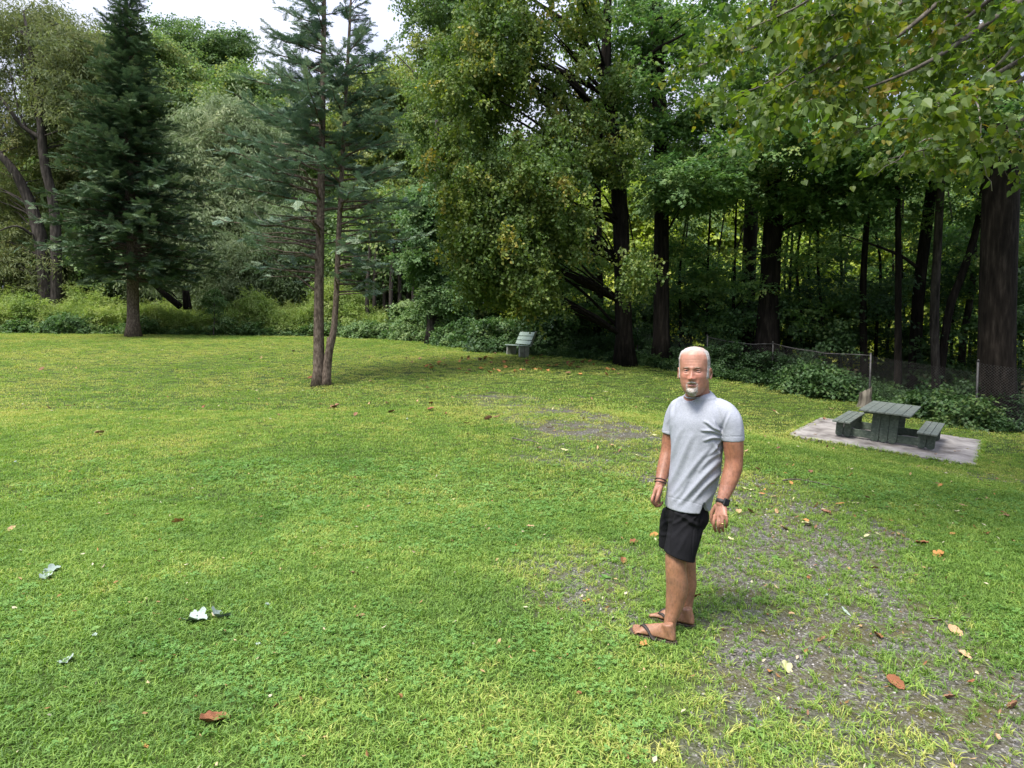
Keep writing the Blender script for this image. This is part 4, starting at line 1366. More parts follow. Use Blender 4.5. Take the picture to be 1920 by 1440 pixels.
for pts, wgt in near_boughs:
    rows = np.array([[*at(a, b, c), d] for a, b, c, d in pts][::-1])
    S = spline(rows, 18)
    mb.tube(S[:, :3], S[:, 3], 7, caps=False)
    # joined back to the trunk
    e0 = S[0, :3]
    zt = max(2.5, e0[2] - .6)
    i = int(np.argmin(np.abs(tp[:, 2] - zt)))
    limb(mb, tp[i, :3], e0, .06, S[0, 3], .06, 8, .03)
    ntw = int(10 * wgt)
    for j in range(ntw):
        t_ = rng.uniform(.12, 1.0) if j else 1.0
        q = np.array([np.interp(t_ * 17, np.arange(18), S[:, c]) for c in range(3)])
        dirv = S[-1, :3] - S[0, :3]; dirv /= np.linalg.norm(dirv)
        sd = rng.normal(0, .55, 3); sd[2] = rng.normal(-.02, .16)
        d = dirv * .6 + sd; d /= np.linalg.norm(d)
        l = rng.uniform(.2, .65) * (1.2 - .5 * t_)
        P_ = limb(mbt, q, q + d * l, .005, .0018, .03, 6, .12, 4)
        for s in range(int(2 + l * 4)):
            f = rng.uniform(.25, 1)
            pp = P_[min(5, int(f * 5))]
            NP.append(pp); NR.append((rng.normal(0, .5), rng.normal(.15, .30), math.atan2(d[1], d[0]) + rng.normal(0, .8)))
            NS.append(rng.uniform(.55, 1.0)); NT.append(.38 + rng.normal(0, .17))
# bleached dead twigs
for pts in ([(1735, 190, 5.2, .010), (1755, 210, 5.2, .010), (1765, 235, 5.2, .009), (1750, 262, 5.2, .005)], [(1820, 150, 5.0, .009), (1835, 185, 5.0, .008), (1838, 215, 5.0, .005)], [(1910, 70, 4.8, .012), (1880, 110, 4.8, .010), (1830, 160, 5.0, .006)],
            [(1836, 215, 5.4, .006), (1838, 265, 5.4, .005), (1848, 320, 5.4, .004), (1860, 358, 5.4, .003)], [(1600, 250, 6.0, .005), (1680, 225, 6.0, .006), (1740, 220, 6.0, .006)], [(1640, 330, 6.4, .004), (1720, 270, 6.3, .006), (1770, 250, 6.2, .007)]):
    s_ = spline(np.array([[*at(a, b, c), d] for a, b, c, d in pts]), 9); s_[1:-1, :3] += rng.normal(0, .01, (7, 3))
    mbp.tube(s_[:, :3], s_[:, 3], 6)
b_ = mb.build('branches', TWIG, rootN); b_['kind'] = 'stuff'
b_ = mbt.build('twigs', TWIG, rootN); b_['kind'] = 'stuff'
b_ = mbp.build('dead_twigs', TWIG_PALE, rootN); b_['kind'] = 'stuff'
# the upper crown, above the frame: it shades the ground at the right
NP = np.array(NP); NR = np.array(NR)
scatter('leaves', 'near_linden_spray', NP, NR, np.array(NS), np.array(NT), rootN)
CLu = np.array([[rng.normal(9.0, 2.2), rng.normal(8.0, 2.4), rng.uniform(6.2, 11.5)] for _ in range(150)])
foliage('upper_crown', rootN, 'linden_spray', CLu, 14, .9, .7, (.8, 1.3), .36, .1, .6, axis=(9, 7.5, 7))
# ------------------------------------------------------------------ concrete slab, picnic table, bench, fence, stump
CONC = noise_mat('old concrete', (.11, .098, .090), (.33, .31, .29), 2.2, .9, .4, .01, c3=(.23, .212, .20), spec=.2, detail=12)
PAINT = noise_mat('weathered green paint', (.045, .062, .048), (.135, .160, .130), 4, .6, .35, .006, stretch=(6, 1, 6), c3=(.078, .100, .078), spec=.3, detail=9, p0=.3, p1=.75)
PAINT_TOP = noise_mat('worn green table boards', (.075, .092, .078), (.22, .235, .21), 4, .6, .4, .006, stretch=(7, 1, 7), c3=(.13, .15, .13), spec=.4, detail=9, p0=.3, p1=.75)
PAINT_B = noise_mat('pale grey green bench paint', (.22, .29, .25), (.36, .43, .38), 5, .55, .2, .004, stretch=(1, 5, 5), c3=(.29, .36, .31), spec=.4)


def lp(u, v, n):
    return TC + TU * u + TV * v + TN * n


def bevel_mesh(o, w=.006, seg=2):
    m = o.modifiers.new('edge', 'BEVEL'); m.width = w; m.segments = seg; m.limit_method = 'ANGLE'
    return o


# slab with uneven rim
bm = MB()
ring = []
for (u0, v0), (u1, v1) in (((-1.794, -1.529), (1.717, -1.529)), ((1.717, -1.529), (1.717, 1.775)), ((1.717, 1.775), (-1.794, 1.775)), ((-1.794, 1.775), (-1.794, -1.529))):
    for t_ in np.linspace(0, 1, 18)[:-1]:
        ring.append((u0 + (u1 - u0) * t_ + random.gauss(0, .008), v0 + (v1 - v0) * t_ + random.gauss(0, .008)))
top = [lp(u_, v_, 0) for u_, v_ in ring]; low = [lp(u_ * 1.005, v_ * 1.005, -.22) for u_, v_ in ring]
n_ = len(ring)
bm.add(top + low, [list(range(n_))] + [[i, n_ + i, n_ + (i + 1) % n_, (i + 1) % n_] for i in range(n_)])
slab = bm.build('concrete_slab', CONC, None, False)
tag(slab, 'square weathered concrete slab in the grass under the green picnic table', 'concrete slab')

troot = empty('picnic_table', V(lp(0, 0, 0)), -_ya)
tag(troot, 'green plank picnic table with two attached benches on a concrete slab', 'picnic table')


def board(name, c, hu, hv, hn, mat, parent=troot):
    b_ = MB(); b_.box(c, TU, TV, TN, hu, hv, hn)
    return bevel_mesh(b_.build(name, mat, parent, False), .007)


for i in range(6):
    w_ = .998 / 6
    board('plank', lp(-.499 + w_ * (i + .5), random.gauss(0, .006), .70 + random.gauss(0, .0015)), w_ / 2 - .004, .925, .019, PAINT_TOP)
for s in (-1, 1):
    for i in range(3):
        w_ = .374 / 3
        board('seat_plank', lp(s * .813 - .187 + w_ * (i + .5), random.gauss(0, .006), .378 + random.gauss(0, .0015)), w_ / 2 - .004, .925, .019, PAINT_TOP)


def panel(name, u, v, w, h0, h1, th=.019):
    """upright board with a rounded foot"""
    b_ = MB(); pts = []
    r = w / 2 - .003
    pts += [(u - r, h1), (u - r, h0 + r * .8)]
    for a_ in np.linspace(math.pi, 2 * math.pi, 9)[1:-1]:
        pts.append((u + r * math.cos(a_), h0 + r * .8 + r * .8 * math.sin(a_)))
    pts += [(u + r, h0 + r * .8), (u + r, h1)]
    f_ = [lp(p[0], v - th, p[1]) for p in pts]; k_ = [lp(p[0], v + th, p[1]) for p in pts]; m_ = len(pts)
    b_.add(f_ + k_, [list(range(m_)), list(range(2 * m_ - 1, m_ - 1, -1))] + [[i, m_ + i, m_ + (i + 1) % m_, (i + 1) % m_] for i in range(m_)])
    return bevel_mesh(b_.build(name, PAINT, troot, False), .005)


for v_ in (-.60, .60):
    sg = -1 if v_ < 0 else 1
    for i in range(3):
        panel('leg_board', -.172 + .172 * i, v_ + sg * .02, .168, .012, .678)
    for s in (-1, 1):
        for i in range(2):
            panel('bench_leg_board', s * .80 - .082 + .164 * i, v_ + sg * .02, .160, .012, .357)
    board('stringer', lp(0, v_ - sg * .022, .13), .93, .020, .085, PAINT)
    board('cross_rail', lp(0, v_ - sg * .022, .64), .44, .018, .038, PAINT)
STEELB, t, bs = newmat('dull bolt'); bs.inputs['Base Color'].default_value = (.16, .16, .15, 1); bs.inputs['Roughness'].default_value = .5; bs.inputs['Metallic'].default_value = .7


def bolts(u, v, hs):
    for du, h_ in hs:
        q = MB(); q.tube([lp(u + du, v + .01, h_), lp(u + du, v - .006, h_), lp(u + du, v - .009, h_)], [.010, .010, .005], 8)
        q.build('bolt', STEELB, troot, False)


for i in range(3): bolts(-.172 + .172 * i, -.639, [(-.04, .10), (.04, .16), (-.04, .62), (.04, .66)])
for s in (-1, 1):
    for i in range(2): bolts(s * .80 - .082 + .164 * i, -.639, [(-.035, .10), (.035, .16), (0, .32)])
board('stretcher', lp(0, 0, .155), .045, .555, .02, PAINT)
for s in (-1, 1):
    board('bench_rail', lp(s * .80, 0, .325), .02, .56, .03, PAINT)
board('table_rail', lp(0, 0, .60), .02, .55, .035, PAINT)

# ---- slatted bench
bA = np.array([-.34, .94, .03]); bA /= np.linalg.norm(bA)
bB = np.array([.94, .34, -.03]); bB -= bA * (bA @ bB); bB /= np.linalg.norm(bB)
bN = np.cross(bB, bA); bN *= np.sign(bN[2])
bo = at(973, 669, 23.2); bo[2] = gz1(bo[0], bo[1]) + .01
br = empty('park_bench', V(bo + bA * .75 + bB * .22))
tag(br, 'small grey-green slatted bench at the edge of the lawn under the yellowing linden', 'bench')


def bb(name, a0, a1, b0, b1, n0, n1, lean=0, mat=PAINT_B):
    q = MB()
    vs_ = []
    for a_ in (a0, a1):
        for b_, n__ in ((b0, n0), (b1, n0), (b0 + lean, n1), (b1 + lean, n1)):
            vs_.append(bo + bA * a_ + bB * b_ + bN * n__)
    q.add(vs_, [(0, 1, 3, 2), (4, 6, 7, 5), (0, 4, 5, 1), (2, 3, 7, 6), (0, 2, 6, 4), (1, 5, 7, 3)])
    return bevel_mesh(q.build(name, mat, br, False), .006)


LEGW = noise_mat('pale bench end wood', (.16, .17, .14), (.30, .31, .27), 6, .8, .3, .005)
for i in range(3):
    bb('seat_slat', -.02, 1.52, -.02 + .15 * i, .12 + .15 * i, .40, .435)
for i in range(3):
    bb('back_slat', -.02, 1.52, .40 + .062 * i, .428 + .062 * i, .475 + .158 * i, .612 + .158 * i, .052)
for a_ in (.0, 1.34):
    for j in range(2):
        bb('leg', a_ + .01, a_ + .14, .03 + .19 * j, .20 + .19 * j, 0, .395, 0, LEGW)
    bb('back_support', a_ + .03, a_ + .11, .435, .49, .398, .96, .20, LEGW)

# ---- chain-link fence
STEEL = noise_mat('galvanised steel', (.030, .029, .029), (.085, .083, .082), 12, .55, .1, .002)
fr = empty('chain_link_fence', V(at(1833, 790, 17.5)))
tag(fr, 'sagging chain-link fence with grey steel posts running along the edge of the wood', 'fence')
fp = []
for px, Y, h in ((1195, 23.5, 1.25), (1325, 22.8, 1.35), (1448, 22.0, 1.45), (1632, 19.4, 1.5), (1834, 17.15, 1.75), (2080, 16.0, 1.75)):
    x_ = (px - 960) / FPX * Y
    fp.append((np.array([x_, Y, gz1(x_, Y)]), h))
for i, (p_, h) in enumerate(fp):
    q = MB(); q.tube([p_ - [0, 0, .2], p_ + [random.gauss(0, .02), random.gauss(0, .02), h]], [.026, .026], 10)
    o = q.build('post', STEEL, fr)
    q = MB(); q.tube([p_ + [0, 0, h], p_ + [0, 0, h + .03], p_ + [0, 0, h + .05]], [.032, .03, .01], 10); q.build('post_cap', STEEL, o)
for i in range(1, 3):
    a_, b_ = fp[i][0] + [0, 0, fp[i][1] - .03], fp[i + 1][0] + [0, 0, fp[i + 1][1] - .03]
    q = MB(); n_ = 8
    pts = [a_ + (b_ - a_) * t_ - np.array([0, 0, .10 * math.sin(t_ * math.pi) + random.gauss(0, .01)]) for t_ in np.linspace(0, 1, n_)]
    q.tube(pts, [.013] * n_, 8); q.build('top_rail', STEEL, fr)
for i in range(0, 5):
    a_, b_ = fp[i][0], fp[i + 1][0]; h = min(fp[i][1], fp[i + 1][1]) - .05
    l = np.linalg.norm((b_ - a_)[:2]); q = MB(); st = .075
    for k_ in np.arange(-h, l, st):
        for sg in (1, -1):
            s0 = max(0, k_); s1 = min(l, k_ + h)
            if s1 - s0 < .02: continue
            z0_, z1_ = (s0 - k_), (s1 - k_)
            if sg < 0: z0_, z1_ = h - z0_, h - z1_
            P0 = a_ + (b_ - a_) * s0 / l + [0, 0, z0_]; P1 = a_ + (b_ - a_) * s1 / l + [0, 0, z1_]
            q.tube([P0, P1], [.0021, .0021], 3, caps=False)
    q.build('wire_mesh', STEEL, fr)['kind'] = 'stuff'

# ---- tree stump behind the table
sc_ = at(1623, 748, 18.6); sc_[2] = gz1(sc_[0], sc_[1])
STUMP = noise_mat('bleached stump wood', (.03, .026, .02), (.20, .18, .145), 7, .9, .8, .02, stretch=(1, 1, .2), c3=(.10, .088, .07))
sr = empty('tree_stump', V(sc_)); tag(sr, 'weathered pale tree stump with a ragged top at the fence behind the picnic table', 'stump')
q = MB(); N_ = 22; rings = []
for hz_, rr_ in ((-.1, .27), (.02, .23), (.15, .18), (.32, .165), (.50, .16)):
    rings.append([(sc_[0] + rr_ * math.cos(a_) * (1 + .10 * math.sin(3 * a_)), sc_[1] + rr_ * math.sin(a_), sc_[2] + hz_ + (0 if hz_ < .5 else .10 * math.sin(a_ * 1 + 2.4) + random.uniform(-.05, .05))) for a_ in np.arange(N_) * 6.2832 / N_])
vs_ = [p for r_ in rings for p in r_]
fs_ = [[i * N_ + k, i * N_ + (k + 1) % N_, (i + 1) * N_ + (k + 1) % N_, (i + 1) * N_ + k] for i in range(len(rings) - 1) for k in range(N_)]
vs_.append((sc_[0], sc_[1], sc_[2] + .40)); fs_ += [[4 * N_ + k, 4 * N_ + (k + 1) % N_, len(vs_) - 1] for k in range(N_)]
q.add(vs_, fs_); q.build('trunk', STUMP, sr)

# ------------------------------------------------------------------ fallen leaves and sticks, one by one
def dry_mat(name, c1, c2):
    return noise_mat(name, c1, c2, 30, .75, .5, .002, spec=.2)


DRY = {'rust': dry_mat('rust brown dry leaf', (.14, .055, .028), (.29, .125, .06)), 'tan': dry_mat('tan dry leaf', (.28, .17, .09), (.50, .34, .20)), 'orange': dry_mat('orange dry leaf', (.30, .13, .045), (.46, .24, .08)),
       'pale': dry_mat('pale leaf underside', (.17, .22, .18), (.35, .41, .37)), 'yellow': dry_mat('pale yellow leaf', (.36, .34, .17), (.52, .49, .28)), 'brown': dry_mat('brown dry leaf', (.13, .065, .035), (.28, .15, .09))}
_dry = {}


def dry_mesh(kind, v):
    """a curled leaf, 1 m long, cut from a fine grid"""
    key = (kind, v)
    if key in _dry: return _dry[key]
    r_ = random.Random(v * 7 + len(kind))
    N_ = 40
    out = []
    curl = r_.uniform(.5, 1.7) * (0.6 if kind == 'maple' else 1); cx = r_.uniform(.2, 1.0)
    for i in range(N_):
        a_ = i / N_ * 2 * math.pi
        if kind == 'maple':
            rr = .33 + .17 * abs(math.cos(a_ * 2.5)) ** .7 + r_.uniform(-.03, .03)
            if abs(a_ - math.pi) < .25: rr *= .45
        elif kind == 'long':
            rr = .5 / math.sqrt(math.cos(a_) ** 2 + (math.sin(a_) / .26) ** 2)
        else:
            rr = .5 / math.sqrt(math.cos(a_) ** 2 + (math.sin(a_) / .72) ** 2) * (1 + .05 * math.sin(9 * a_)) * (1.0 + r_.uniform(-.04, .04))
        out.append((rr * math.cos(a_), rr * math.sin(a_)))
    vs_ = [(0, 0)]
    for f_ in (.35, .7, 1.0):
        vs_ += [(x * f_, y * f_) for x, y in out]
    P = []
    for x, y in vs_:
        z = .16 + abs(y) ** 1.4 * curl + x * x * cx * .6 + .025 * math.sin(14 * x + 5 * y + v) - .05 * math.exp(-(y / .03) ** 2)
        yy = y * (1 - .45 * min(1, abs(y) * curl))
        P.append((x, yy, z - .12))
    fs_ = [[0, 1 + i, 1 + (i + 1) % N_] for i in range(N_)]
    for k_ in (0, 1):
        b0 = 1 + k_ * N_
        fs_ += [[b0 + i, b0 + N_ + i, b0 + N_ + (i + 1) % N_, b0 + (i + 1) % N_] for i in range(N_)]
    # stalk
    b0 = len(P)
    P += [(-.42, -.008, .06), (-.42, .008, .06), (-.85, .05, .16), (-.85, .036, .16)]
    fs_.append([b0, b0 + 1, b0 + 2, b0 + 3])
    me = npmesh('dry_leaf', P, fs_)
    me.polygons.foreach_set('use_smooth', np.ones(len(me.polygons), bool))
    _dry[key] = me
    return me


_dm = {}


def fallen(px, py, size, mat, shape, label=None, group=None, name='fallen_leaf', tilt=.35, lift=.016, pos=None):
    p_ = hit(px, py) if pos is None else pos
    key = (mat, shape, random.randint(0, 4))
    if key not in _dm:
        me = dry_mesh(shape, key[2]).copy(); me.materials.append(DRY[mat]); _dm[key] = me
    o = bpy.data.objects.new(name, _dm[key]); col.objects.link(o)
    o.location = (p_[0], p_[1], p_[2] + lift)
    o.rotation_euler = (random.gauss(0, tilt), random.gauss(0, tilt), random.uniform(0, 6.28))
    if shape != 'long' and random.random() < .0: o.rotation_euler.x += math.pi
    o.scale = (size * .74,) * 3
    tag(o, label, 'fallen leaf', group)
    return o


LV = [
    (400, 1358, .19, 'rust', 'oval', 'large curled brown leaf in the grass, the biggest of those at the lower left'),
    (100, 1075, .17, 'pale', 'maple', 'whitish lobed leaf near the left border, upper of a loose pair'), (86, 1087, .15, 'pale', 'maple', 'whitish lobed leaf near the left border, lower of a loose pair'),
    (368, 1167, .22, 'pale', 'maple', 'silvery upturned maple leaf with jagged tips at the left end of a pale pair'), (410, 1161, .22, 'pale', 'maple', 'silvery upturned maple leaf at the right end of a pale pair'),
    (126, 1245, .13, 'pale', 'maple', 'small white upturned leaf alone in the grass at the lower left'), (334, 982, .16, 'orange', 'maple', 'orange-yellow leaf standing up in the grass at the left'),
    (22, 995, .12, 'tan', 'oval', 'flat tan leaf at the left border of the lawn'), (568, 1000, .10, 'pale', 'long', 'pale folded leaf in the grass left of the centre'), (765, 948, .11, 'pale', 'maple', 'small bright white leaf in the middle of the lawn'),
    (187, 814, .20, 'tan', 'oval', 'pinkish tan leaf on the lawn below the left spruce'), (78, 694, .28, 'brown', 'oval', 'dark brown crumpled leaf on the far left lawn'), (92, 766, .18, 'tan', 'long', 'tan leaf, left of two lying together on the left lawn'),
    (128, 762, .18, 'tan', 'long', 'tan leaf, right of two lying together on the left lawn'), (664, 1079, .09, 'tan', 'oval', 'round tan leaf in the grass left of the centre'), (676, 1160, .09, 'brown', 'oval', 'reddish brown leaf below the round tan one'),
    (294, 1155, .08, 'rust', 'long', 'small rusty leaf just left of the silvery pair'), (273, 1404, .08, 'orange', 'long', 'narrow orange leaf at the bottom border'), (466, 1295, .09, 'tan', 'long', 'folded tan leaf left of the centre near the bottom'),
    (935, 1209, .10, 'tan', 'long', 'narrow tan leaf slanting in the grass left of the sandals'), (1060, 1234, .11, 'orange', 'long', 'narrow orange leaf in front of the sandals'), (1098, 1131, .12, 'orange', 'long', 'upright orange sliver of leaf left of the bare legs'),
    (913, 995, .12, 'tan', 'oval', 'tan leaf, left one of a row of three on the centre lawn'), (936, 993, .12, 'orange', 'oval', 'orange-tan leaf, middle one of a row of three on the centre lawn'), (995, 992, .12, 'tan', 'oval', 'tan leaf, right one of a row of three on the centre lawn'),
    (765, 898, .12, 'pale', 'long', 'pale sliver of leaf on the centre lawn'), (850, 939, .12, 'yellow', 'long', 'pale yellow folded leaf on the centre lawn'), (1168, 1055, .11, 'rust', 'oval', 'dark red-brown curled leaf left of the bare knees'),
    (1188, 1020, .11, 'rust', 'maple', 'rust leaf level with the hem of the shorts'), (1226, 1007, .12, 'orange', 'oval', 'orange leaf touching the outline of the shorts at the left'), (1206, 1215, .10, 'orange', 'maple', 'orange leaf just in front of the nearer sandal'),
    (1306, 1121, .09, 'rust', 'oval', 'rust leaf just right of the calves'), (1472, 1257, .11, 'yellow', 'maple', 'cream lobed leaf on the gravel right of the sandals'), (1443, 1263, .06, 'orange', 'oval', 'small orange leaf beside the cream lobed one'),
    (1678, 1286, .13, 'rust', 'oval', 'bright rust twisted leaf on the gravel at the lower right'), (1820, 1284, .11, 'rust', 'long', 'narrow rust leaf at the right, level with the twisted one'), (1637, 1069, .16, 'rust', 'long', 'narrow rust leaf at the edge of the gravel right of the man'),
    (1752, 1166, .13, 'rust', 'long', 'dark rust curled leaf on the right edge of the gravel'), (1790, 1188, .12, 'tan', 'oval', 'tan leaf just below the dark rust curled one'), (1808, 1232, .10, 'tan', 'oval', 'tan leaf in the clover at the right'),
    (1728, 1021, .16, 'rust', 'oval', 'rust leaf on the right lawn below the table slab'), (1760, 1044, .14, 'orange', 'maple', 'orange leaf on the right lawn below the rust one'), (1537, 1203, .11, 'brown', 'long', 'dark brown shrivelled leaf on mossy gravel'),
    (1402, 921, .24, 'yellow', 'long', 'long pale leaf on the gravel right of the elbow'), (1600, 946, .16, 'yellow', 'long', 'pale yellow leaf on the grass in front of the slab'), (1470, 993, .13, 'tan', 'oval', 'tan leaf right of the watch hand'),
    (1372, 1014, .13, 'yellow', 'long', 'yellow leaf right of the shorts'), (1385, 962, .13, 'tan', 'oval', 'tan leaf just right of the black watch'), (1850, 1003, .14, 'orange', 'oval', 'orange leaf at the right on the shaded lawn'),
    (1545, 789, .26, 'brown', 'oval', 'brown leaf on the back corner of the slab'), (1549, 1120, .09, 'pale', 'long', 'white fleck of leaf on the gravel'), (1585, 1150, .10, 'pale', 'long', 'greyish curled leaf on the mossy gravel'),
    (586, 730, .30, 'yellow', 'long', 'cream leaf at the foot of the twin stems'), (628, 766, .34, 'brown', 'maple', 'dark leafy scrap right below the twin stems'), (764, 788, .18, 'pale', 'long', 'pale leaf on the lawn right of the twin stems'),
    (1494, 1335, .08, 'tan', 'long', 'little tan leaf low on the gravel'), (1900, 1330, .09, 'brown', 'oval', 'brown leaf at the lower right border'), (1780, 1312, .08, 'brown', 'oval', 'small brown leaf below the narrow rust one'),
    (430, 726, .24, 'pale', 'long', 'pale leaf on the lawn left of the twin stems'), (1885, 965, .14, 'rust', 'long', 'rust leaf near the right border of the lawn'), (1645, 1195, .10, 'rust', 'oval', 'small rust leaf in the middle of the gravel'),
]
for px, py, sz, mt, sh, lab in LV:
    fallen(px, py, sz, mt, sh, lab, lift=.012 if py > 900 else .02)
# the many little ones nobody tells apart
for i in range(70):      # orange scatter near the bench
    px = random.gauss(960, 95); py = random.uniform(662, 700) + abs(px - 960) * .04
    if px < 840 and py < 660: continue
    fallen(px, py, random.uniform(.16, .27), random.choice(['rust', 'orange', 'orange', 'brown']), random.choice(['oval', 'maple']), 'small rust or orange leaf among many on the lawn near the slatted bench', 'rusty leaves near the slatted bench', lift=.035)
for i in range(26):
    fallen(random.uniform(380, 1000), random.uniform(655, 800), random.uniform(.14, .22), random.choice(['rust', 'brown', 'tan']), random.choice(['oval', 'long']), 'small dry leaf lost on the open lawn around the twin stems', 'dry leaves around the twin stems', lift=.035)
for i in range(85):
    fallen(random.uniform(1400, 1900), random.uniform(862, 1010), random.uniform(.07, .14), random.choice(['tan', 'yellow', 'orange', 'brown', 'yellow']), random.choice(['oval', 'long', 'long']), 'small pale or tan leaf scattered on the grass below the slab', 'small leaves below the slab', lift=.02)
for i in range(40):
    fallen(random.uniform(1000, 1560), random.uniform(700, 860), random.uniform(.12, .2), random.choice(['tan', 'yellow', 'brown']), 'long', 'small dry leaf on the shaded grass behind the man', 'dry leaves behind the man', lift=.03)
for i in range(26):
    fallen(random.uniform(1330, 1900), random.uniform(1040, 1420), random.uniform(.03, .06), random.choice(['tan', 'rust', 'brown', 'brown']), random.choice(['oval', 'long']), 'tiny dry leaf scrap on the gravel track', 'leaf scraps on the gravel track')
for i in range(18):
    fallen(random.uniform(20, 1180), random.uniform(840, 1400), random.uniform(.03, .06), random.choice(['tan', 'orange', 'rust', 'pale']), random.choice(['oval', 'long']), 'tiny dry leaf scrap in the near lawn', 'leaf scraps in the near lawn')
for i in range(14):
    u_, v_ = random.uniform(-1.7, 1.6), random.uniform(-1.45, 1.6)
    if abs(u_) < 1.05 and abs(v_) < .95: continue
    fallen(0, 0, random.uniform(.07, .13), random.choice(['brown', 'tan', 'yellow']), random.choice(['oval', 'long']), 'small dry leaf lying on the concrete slab', 'dry leaves on the slab', pos=lp(u_, v_, .0), lift=.004, tilt=.1)
for pts, lab in (([(1468, 906), (1500, 903), (1545, 912), (1578, 921)], 'long dark twig on the grass in front of the slab'), ([(905, 742), (925, 738), (943, 741)], 'dark broken stick on the open lawn right of the twin stems'),
                 ([(1208, 745), (1232, 748), (1258, 751)], 'thin dark stick on the grass left of the light-coloured shirt'), ([(890, 672), (902, 680)], 'short stick lying below the slatted bench'),
                 ([(1083, 742), (1098, 751)], 'small stick on the lawn between the bench and the man'), ([(1812, 888), (1835, 900), (1845, 905)], 'crooked twig below the near corner of the slab'), ([(960, 826), (990, 829), (1010, 833)], 'weathered twig at the edge of the old gravel')):
    q = MB(); P = [hit(a, b) + np.array([0, 0, .02 + random.uniform(0, .015)]) for a, b in pts]
    s_ = spline(P, 8); q.tube(s_ + rng.normal(0, .006, s_.shape), np.linspace(.011, .005, 8), 6)
    q.tube([s_[3], s_[3] + np.array([.08, .06, .03])], [.005, .002], 5)
    tag(q.build('stick', TWIG), lab, 'stick')
# one yellow leaf caught in the bare boughs of the lawn spruce
o = fallen(0, 0, .14, 'yellow', 'oval', 'single yellow leaf caught in the bare boughs of the twin-stemmed spruce', pos=at(679, 493, 17.75), lift=0, tilt=1.2, name='caught_leaf')
# ------------------------------------------------------------------ the man
H1_, T1_ = hit(1270, 1213), hit(1179, 1189)      # nearer (left) sandal: heel, toe
H2_, T2_ = hit(1305, 1181), hit(1217, 1161)      # farther (right) sandal
GZ = (H1_[2] + H2_[2]) / 2


def loft(rings, N=28, p=2.0):
    """rings: (centre xyz, half width a along 'yaw' axis, half depth b, yaw, tilt) -> closed mesh arrays
    yaw is the direction (rad) of the a-axis in plan; tilt raises the ring along the picture's x"""
    v, f = [], []
    ang = np.arange(N) * 2 * math.pi / N
    for r_ in rings:
        c, a, b, yw = np.asarray(r_[0], float), r_[1], r_[2], r_[3]
        tl = r_[4] if len(r_) > 4 else 0
        ca, sa = np.cos(ang), np.sin(ang)
        x = a * np.sign(ca) * np.abs(ca) ** (2 / p); y = b * np.sign(sa) * np.abs(sa) ** (2 / p)
        X = x * math.cos(yw) - y * math.sin(yw); Y = x * math.sin(yw) + y * math.cos(yw)
        for i in range(N): v.append((c[0] + X[i], c[1] + Y[i], c[2] + tl * X[i]))
    m = len(rings)
    for j in range(m - 1):
        for i in range(N):
            f.append([j * N + i, j * N + (i + 1) % N, (j + 1) * N + (i + 1) % N, (j + 1) * N + i])
    f.append(list(range(N))[::-1]); f.append([(m - 1) * N + i for i in range(N)])
    return v, f


def ring_spline(rows, n):
    """rows: (px,py,Y,a,b,yaw,tilt) interpolated, then turned into rings"""
    R = []
    for r_ in rows:
        R.append([*at(r_[0], r_[1], r_[2]), r_[3], r_[4], r_[5], r_[6] if len(r_) > 6 else 0])
    S = spline(R, n)
    return [(s[:3], s[3], s[4], s[5], s[6]) for s in S]


def limb_rows(rows, n, round_ends=True):
    R = np.array([[*at(r_[0], r_[1], r_[2]), r_[3]] for r_ in rows])
    S = spline(R, n)
    if round_ends:
        t = S[1, :3] - S[0, :3]; t /= np.linalg.norm(t)
        S = np.vstack([[*(S[0, :3] - t * S[0, 3] * .75), S[0, 3] * .35], [*(S[0, :3] - t * S[0, 3] * .45), S[0, 3] * .8], S])
        t = S[-1, :3] - S[-2, :3]; t /= np.linalg.norm(t)
        S = np.vstack([S, [*(S[-1, :3] + t * S[-1, 3] * .45), S[-1, 3] * .8], [*(S[-1, :3] + t * S[-1, 3] * .75), S[-1, 3] * .35]])
    return S


def remesh(mb, voxel, smooth_it=2, sfac=.5):
    me = npmesh('tmp', mb.v, mb.f)
    bm = bmesh.new(); bm.from_mesh(me)
    bmesh.ops.recalc_face_normals(bm, faces=bm.faces)
    bmesh.ops.triangulate(bm, faces=[f_ for f_ in bm.faces if len(f_.verts) > 4])
    bm.to_mesh(me); bm.free()
    o = bpy.data.objects.new('tmp', me); col.objects.link(o)
    m = o.modifiers.new('r', 'REMESH'); m.mode = 'VOXEL'; m.voxel_size = voxel; m.use_smooth_shade = True
    s = o.modifiers.new('s', 'SMOOTH'); s.iterations = smooth_it; s.factor = sfac
    dg = bpy.context.evaluated_depsgraph_get()
    out = bpy.data.meshes.new_from_object(o.evaluated_get(dg), depsgraph=dg)
    bpy.data.objects.remove(o); bpy.data.meshes.remove(me)
    return out


def getco(me):
    c = np.empty(len(me.vertices) * 3, np.float32); me.vertices.foreach_get('co', c); return c.reshape(-1, 3).astype(float)


def getno(me):
    c = np.empty(len(me.vertices) * 3, np.float32); me.vertex_normals.foreach_get('vector', c); return c.reshape(-1, 3).astype(float)


def setco(me, c):
    me.vertices.foreach_set('co', np.asarray(c, np.float32).ravel()); me.update()


def pix(P):
    """photo pixel of world points (to lay folds and colours where they are seen)"""
    q = np.asarray(P) - np.array([0, 0, CAM_H]); z = q @ _fw
    return 960 + FPX * q[:, 0] / z, 720 - FPX * (q @ _up) / z


